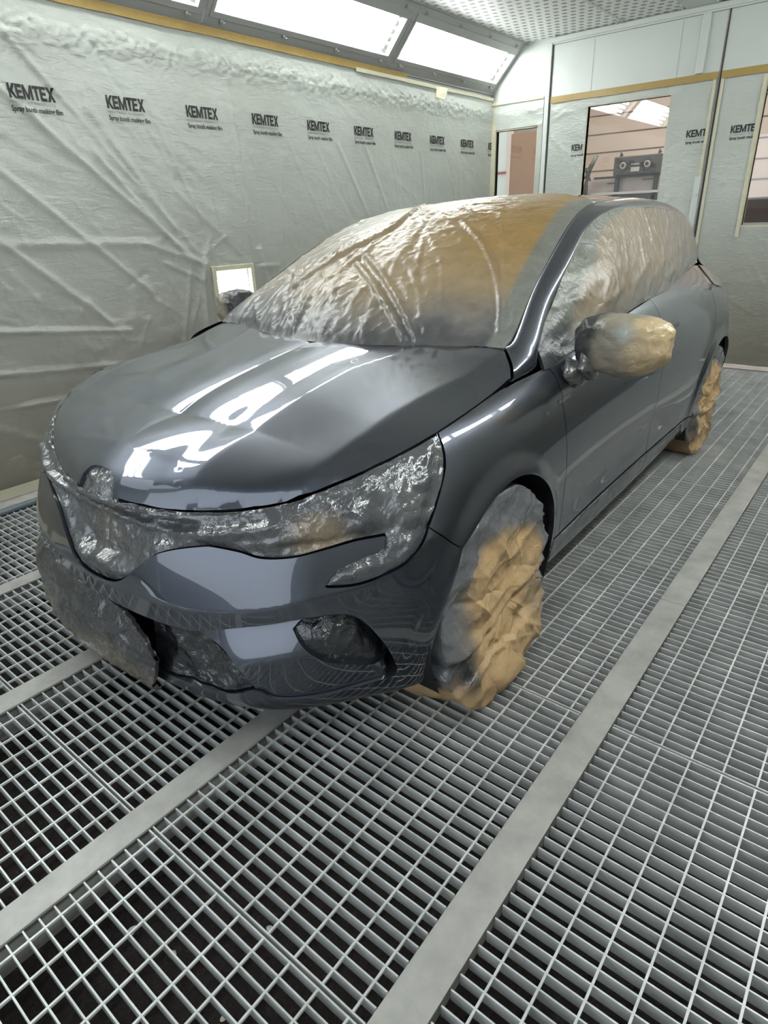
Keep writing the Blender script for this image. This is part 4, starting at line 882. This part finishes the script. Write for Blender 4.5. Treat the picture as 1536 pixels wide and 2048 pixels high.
for sg in (1, -1):
    o = patch('window_film', GLASS, wo, .009 if sg > 0 else .02, .009 if sg > 0 else .02, 'film', car, sg, off=win_off, flange=.012, keep_n=False, colf=win_col)
    tag(o, 'tan masking film over the side windows nearest the camera, behind the wrapped mirror' if sg > 0 else 'masking film over the side windows facing the left wall')
# front: grille and headlamps
hl_o = hl_rear+[-.05, 0]
def front_off(p, P2, nn):
    s_, t = P2[:, 0], P2[:, 1]; x = p.copy(); cr1 = crumple(x, 9, 4); cr2 = crumple(x, 26, 3)
    g = sm((2.0-s_)/.6)*sm((t-4.0)/.5)*sm((6.55-t)/.35); h = sm((s_-2.3)/.6)*sm((t-5.4)/.3)*sm((6.3-s_)/.4)
    le = dist_to(P2*[.16,.1], low_edge*[.16,.1]); k_ = np.clip(le/.02, .0, 1)
    fc = facets(p, .075, 5)*1.0; d = -.010+.006*k_-.040*g*np.clip(le/.07, 0, 1)+.010*h + (.012*(cr1-.4)+.005*(cr2-.4)+.20*fc)*k_
    d += .016*np.exp(-(dist_to(P2, cr([(0,5.9),(1.2,5.8),(2.2,5.95),(3.0,6.1)], 5))/.22)**2)
    d -= .012*np.exp(-(dist_to(P2, cr([(3.3,5.55),(4.4,5.62),(5.35,5.62)], 5))/.12)**2)
    d -= .006*sm((t-6.75)/.2)
    return d
def front_col(V, P2):
    n_ = perlin(V*9); base = np.tile(GRY, (len(V), 1))
    def spot(c, r): return sm(1-np.sqrt((((V*[1,1,1]-np.array(c))/np.array(r))**2).sum(1))+n_*.6)
    av = V.copy(); av[:, 1] = np.abs(av[:, 1])
    def aspot(c, r): return sm(1.15-np.sqrt((((av-np.array(c))/np.array(r))**2).sum(1))+n_*.7)
    base = blend(base, np.array((.40,.30,.20)), aspot((-.46,.62,.665), (.24,.15,.075))*.95); base = blend(base, np.array((.50,.50,.46)), aspot((-.34,.75,.70), (.10,.08,.11))*.7)
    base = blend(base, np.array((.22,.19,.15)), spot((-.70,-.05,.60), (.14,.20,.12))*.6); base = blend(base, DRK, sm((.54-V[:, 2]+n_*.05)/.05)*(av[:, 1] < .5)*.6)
    return base
fo = cat([(0,3.69)], low_edge[1:]+[0, .03], hl_o, [(6.1,6.93),(5,6.95),(4,6.95),(3,6.95),(2,6.95),(1,6.95),(0,6.95)])
V0 = dict(off=front_off, flange=.012, keep_n=False, colf=front_col)
fm = patch('front_film', BODY, fo, .045, .045, 'foil', car, both=True, seam=seam0, **V0)
tag(fm, 'crinkled silver-grey sprayed film over the grille and both headlamps')
bo2 = cat([(-.742,0),(-.735,.09),(-.70,.10),(-.672,.09),(-.665,0)])
patch('badge_bulge', BONNET, bo2, .006, .006, 'foil', fm, both=True, seam=seamv, off=lambda p, P2, nn: -.016+.020*(crumple(p, 16, 3)-.4), flange=.03, keep_n=False, colf=lambda V, P2: np.tile(np.array((.20,.20,.20)), (len(V), 1)))
# lower intake bag and fog opening films
def bag_off(p, P2, nn):
    m_ = np.clip(P2[:, 1]/.8, 0, 1); e_ = sm((3.0-P2[:, 1])/.5)*sm((4.5-P2[:, 0])/.5); return (.004+.022*e_+(.014*(crumple(p, 8, 4)-.45)+.22*facets(p, .11, 15))*(.3+.7*e_)+.006*(crumple(p, 24, 2)-.4))
def bag_col(V, P2): return blend(blend(np.array((.045,.045,.050)), np.array((.17,.145,.10)), sm((.30-V[:, 2]+perlin(V*7)*.12)/.12)), GRY, sm((V[:, 2]-.38)/.05)*.5)
bagm = cat([(0,3.05),(1.0,3.08),(2.0,3.2),(3.0,3.35),(3.9,3.2),(4.5,2.6),(4.6,1.4),(4.3,.3),(3.2,.02),(1.6,.02),(0,.02)])
lb = patch('lower_film', BODY, bagm, .055, .055, 'foil', car, -1, seam=seam0, off=bag_off, flange=.012, keep_n=False, colf=bag_col)
tag(lb, 'loose dark sprayed film bag hanging over the lower bumper at the left of the photo')
bagr = cat([(0,3.05),(.6,2.9),(1.1,2.5),(1.28,1.9),(1.20,1.2),(1.0,.35),(.5,.05),(0,.02)])
patch('right_fold', BODY, bagr, .055, .055, 'foil', lb, 1, seam=seam0, off=bag_off, flange=.012, keep_n=False, colf=bag_col)
dk = lambda V, P2: blend(np.tile(DRK*.7, (len(V), 1)), np.array((.10,.105,.10)), sm(perlin(V*14)*1.6-.4))
ir = cat([(1.05,2.93),(1.9,2.95)], cr([(1.98,2.92),(2.35,2.50),(2.66,2.02),(2.88,1.58)], 5), cr([(2.53,1.40),(2.07,1.34),(1.69,1.34),(1.0,1.32)], 4))
o = patch('intake_film', BODY, ir, .045, .045, 'foil', car, 1, off=lambda p, P2, nn: -.016+.012*(crumple(p, 11, 4)-.4)+.22*facets(p, .09, 16), flange=.01, keep_n=False, colf=dk)
tag(o, 'black glossy film over the central lower intake between the bag and the bumper blade')
for sg in (1, -1):
    o = patch('fog_film', BODY, cat(cr(FOG+FOG[:1], 5)), .04, .04, 'foil', car, sg, off=lambda p, P2, nn: blade_off(p, P2, nn)-.016+(.010*(crumple(p, 11, 4)-.4)+.25*facets(p, .07, 17))*np.clip(dist_to(P2, np.array(FOG+FOG[:1]))/.25, .1, 1), flange=.012, keep_n=False,
        colf=lambda V, P2: blend(np.tile(DRK, (len(V), 1)), np.array((.30,.31,.30)), sm((.305-V[:, 2]+perlin(V*9)*.04)/.03)*.8))
    tag(o, 'black and silver film over the fog lamp opening ' + ('on the right of the bumper' if sg > 0 else 'on the hidden left side of the bumper'))
# tail lamp film
o = patch('tail_film', BODY, cat(cr([(17.25,6.98),(17.0,6.75),(17.1,6.45),(17.9,6.35),(18.8,6.4),(19.1,6.6),(19.0,6.98)], 5)), .05, .05, 'foil', car, 1, off=lambda p, P2, nn: .004+.008*(crumple(p, 9, 3)-.4), flange=.006, keep_n=False, colf=lambda V, P2: np.tile(np.array((.16,.12,.10)), (len(V), 1)))
tag(o, 'brownish glossy film over the tail lamp at the rear corner of the car')
# sill film
o = patch('sill_film', BODY, cat([(10.25,1.90),(13,1.90),(15.6,1.90),(15.7,1.2),(13,1.15),(10.3,1.2)]), .06, .05, 'foil', car, 1, off=lambda p, P2, nn: .003+.005*(crumple(p*[.4,1,1.5], 12, 3)-.4), flange=.004, keep_n=False, colf=lambda V, P2: np.tile(np.array((.05,.053,.06)), (len(V), 1)))
tag(o, 'thin glossy film strip taped along the side sill between the wheels')
# wheel covers of paper
WHF = random_folds(46, 41, (-.28, .28, .05, .6), 10, 50, .16, .007, .005)
def wheel_cover(ua, sg, R, label, spill, cuff=False):
    na, nr = 280, 80; V = []
    for j in range(nr+1):
        r = j/nr
        for i in range(na):
            a = 2*math.pi*i/na; ca, sa = math.cos(a), math.sin(a); lowk = max(0, -sa)
            Rr = R*(1+.015*math.sin(3*a+1))*(1-.13*max(0, math.cos(a+.55))**6)
            if sa < 0: Rr = min(Rr/max(.001, 1), (ARCH_Z-.004)/max(.3, -sa) if -sa > .3 else 9)
            Rr = min(Rr, R*1.02) if sa > -.3 else min((ARCH_Z-.006)/-sa, R*1.06)
            rr = min(1, r/.78); u = ua+ca*Rr*rr*(1 if rr < 1 else 1); z = ARCH_Z+sa*Rr*rr
            v = .878+.012*(1-rr*rr)+spill*lowk**1.2*sm(np.array([rr*1.3-.2]))[0]
            if r > .78: k_ = (r-.78)/.22; v -= .19*k_; u = ua+(u-ua)*(1-.02*k_)
            um = np.interp(z, [0,.03,.09,.17,.27,.43,.57,.66], [.03,.10,.21,.29,.340,.305,.20,.05]); du = u-ua
            if du > um*.8: du = um*.8+um*.2*math.tanh((du-um*.8)/(um*.2)); u = ua+du
            V.append((u, sg*v, max(.004, z)))
    V = np.array(V); d = .010*(crumple(V*[1,1,1.3], 4.2, 4)-.45)+.004*(crumple(V, 14, 3)-.4)+.22*facets(V, .16, 8, (1,.6,1.5))+.18*facets(V, .075, 9)+creases_at(V[:, [0, 2]]-[ua, 0], WHF)
    z = V[:, 2]; d += .014*np.exp(-((z-.275-.03*np.sin(V[:, 0]*9))/.02)**2)-.010*np.exp(-((z-.245-.03*np.sin(V[:, 0]*9))/.016)**2)
    d += (.020*sm((.17+.05*(V[:, 0]-ua)-z)/.015) if cuff else 0)
    kk = np.clip((np.abs(V[:, 1])-.72)/.1, 0, 1); V[:, 1] += sg*d*kk
    rad = V-[ua, 0, ARCH_Z]; rl = np.hypot(rad[:, 0], rad[:, 2])+1e-6; edge = sm((rl-.24)/.08); V[:, 0] += rad[:, 0]/rl*d*.22*edge; V[:, 2] = np.maximum(.004, V[:, 2]+rad[:, 2]/rl*d*.22*edge)
    F = [(j*na+i, j*na+(i+1) % na, (j+1)*na+(i+1) % na, (j+1)*na+i) for j in range(nr) for i in range(na)]
    if sg < 0: F = [f[::-1] for f in F]
    n_ = perlin(V*5); base = blend(KRAFT*1.0, np.array((.36,.26,.155)), sm(n_*2.2+.3))
    top = sm((rl-.235+n_*.05+(V[:, 2]-.32)*.30)/.07); base = blend(base, np.array((.17,.175,.19)), top*(V[:, 2] > .2))
    lf = sm((ua-.13-V[:, 0]+n_*.10)/.10); base = blend(base, np.array((.15,.155,.17)), lf*sm((V[:, 2]-.14)/.06)*.85)
    pt = sm(1.25-np.hypot((V[:, 0]-ua+.235)/.085, (V[:, 2]-.175)/.10)+n_*.5); base = blend(base, DRK, pt*(1 if cuff else .6))
    o = make('wheel_cover', V, F, 'paper', car, True, base); return tag(o, label)
w1 = wheel_cover(0, 1, .335, 'crumpled brown paper cover around the front wheel nearest the camera', .035, True)
w2 = wheel_cover(2.583, 1, .325, 'brown paper cover around the rear wheel nearest the camera', .01)
wheel_cover(0, -1, .33, 'brown paper cover around the front wheel on the left wall side', .02)
wheel_cover(2.583, -1, .325, 'brown paper cover around the rear wheel on the left wall side', .02)
# paper cuff spilling on the floor in front of the front wheel
def cuff():
    L = cr([(-.25,.68,0),(-.235,.76,0),(-.19,.86,0),(-.11,.925,0),(-.01,.955,0),(.06,.93,0),(.09,.88,0)], 10); n = len(L); H_ = 9; V = []
    for j in range(H_+1):
        t = j/H_
        for i, p in enumerate(L):
            s_ = i/(n-1); hgt = (.075+.085*math.sin(math.pi*min(1, s_*1.05))**1.0); c = np.array((0, .80, 0)); q_ = p+(c-p)*(.04+.26*t*t)
            bul = .022*math.sin(math.pi*min(1, t*1.3)); dirn = (p-c)/np.linalg.norm(p-c); q_ = q_+dirn*bul; q_[2] = .004+hgt*t; V.append(q_)
    V = np.array(V); d = .018*(crumple(V, 6, 3)-.45)+.35*facets(V, .12, 12); d[:n] *= .5; V[:, 1] += d; V[:, 0] -= d*.5; V[:, 2] = np.maximum(.004, V[:, 2]+d*.5*(V[:, 2] > .02))
    n0 = len(V); V2 = V-[0, .003, 0]; VV = np.vstack([V, V2]); F = [(j*n+i, j*n+i+1, (j+1)*n+i+1, (j+1)*n+i) for j in range(H_) for i in range(n-1)]; F += [tuple(k_+n0 for k_ in f[::-1]) for f in F]
    n_ = perlin(VV*7); base = blend(KRAFT*1.05, np.array((.30,.21,.12)), sm(n_*2+.2)); base = blend(base, DRK*1.2, sm((-.17-VV[:, 0]+n_*.08)/.05)*sm((VV[:, 2]-.05)/.05)*.7)
    return make('paper_cuff', VV, F, 'paper', w1, True, base)
cuff()
# wrapped mirrors
def mirror(sg, label):
    nu, nv = 140, 80; c = np.array((.575, .975, .972)) if sg > 0 else np.array((.60, .905, .985)); hw = .150 if sg > 0 else .085; V = []
    for j in range(nv+1):
        ph = math.pi*j/nv
        for i in range(nu):
            th = 2*math.pi*i/nu; x = math.cos(ph); y = math.sin(ph)*math.cos(th); z = math.sin(ph)*math.sin(th)
            f = lambda a, e_: math.copysign(abs(a)**(e_*.78), a)
            # x along v
            V.append((c[0]+f(y, .8)*.075-.02*x, c[1]+f(x, .85)*hw, c[2]+f(z, .85)*(.088-.012*x)+.006*x))
    V = np.array(V); V[:, 2] -= .0; nrm = (V-c)/np.linalg.norm(V-c, axis=1)[:, None]
    d = .012*(crumple(V, 7, 4)-.45)+.005*(crumple(V, 22, 2)-.4)+.26*facets(V, .07, 14); V += nrm*d[:, None]
    F = [(j*nu+i, j*nu+(i+1) % nu, (j+1)*nu+(i+1) % nu, (j+1)*nu+i) for j in range(nv) for i in range(nu)]
    n_ = perlin(V*9); t = sm((V[:, 1]-.98+n_*.08)/.10); base = blend(np.array((.045,.045,.045)), np.array((.27,.24,.19)), sm((V[:, 1]-.885+n_*.05)/.05)); base = blend(base, np.array((.60,.44,.24)), t*.8)
    base = blend(base, np.array((.36,.44,.44)), sm(1-np.hypot((V[:, 1]-1.0)/.05, (V[:, 2]-1.02)/.04)+n_*.6)*.6)
    V[:, 1] *= sg; F = F if sg < 0 else [f[::-1] for f in F]
    o = make('mirror_wrap', V, F, 'film', car, True, base)
    # foil round the mirror foot
    n = 26; P_ = cr([(.50,.80,.868),(.515,.835,.872),(.535,.870,.895),(.560,.905,.925)], 6); V = []
    for k_, p in enumerate(P_):
        r = .036+.006*math.sin(k_)
        for i in range(n): a = 2*math.pi*i/n; V.append(p+np.array((math.cos(a)*r*1.25, -math.sin(a)*r*.45, math.sin(a)*r)))
    V.append(P_[0]); V = np.array(V); V[:-1] += ((V[:-1]-np.repeat(P_, n, 0))*(.9*(crumple(V[:-1], 16, 3)[:, None]-.4))); V[:, 1] *= sg
    F = [(j*n+i, j*n+(i+1) % n, (j+1)*n+(i+1) % n, (j+1)*n+i) for j in range(len(P_)-1) for i in range(n)]+[((i+1) % n, i, len(V)-1) for i in range(n)]
    if sg > 0: F = [f[::-1] for f in F]
    f_ = make('foot_wrap', V, F, 'foil', o, True, np.tile(np.array((.13,.13,.135)), (len(V), 1))); return tag(o, label)
mirror(1, 'door mirror wrapped in black and tan film on the side nearest the camera'); mirror(-1, 'small wrapped door mirror showing past the windscreen on the left wall side')
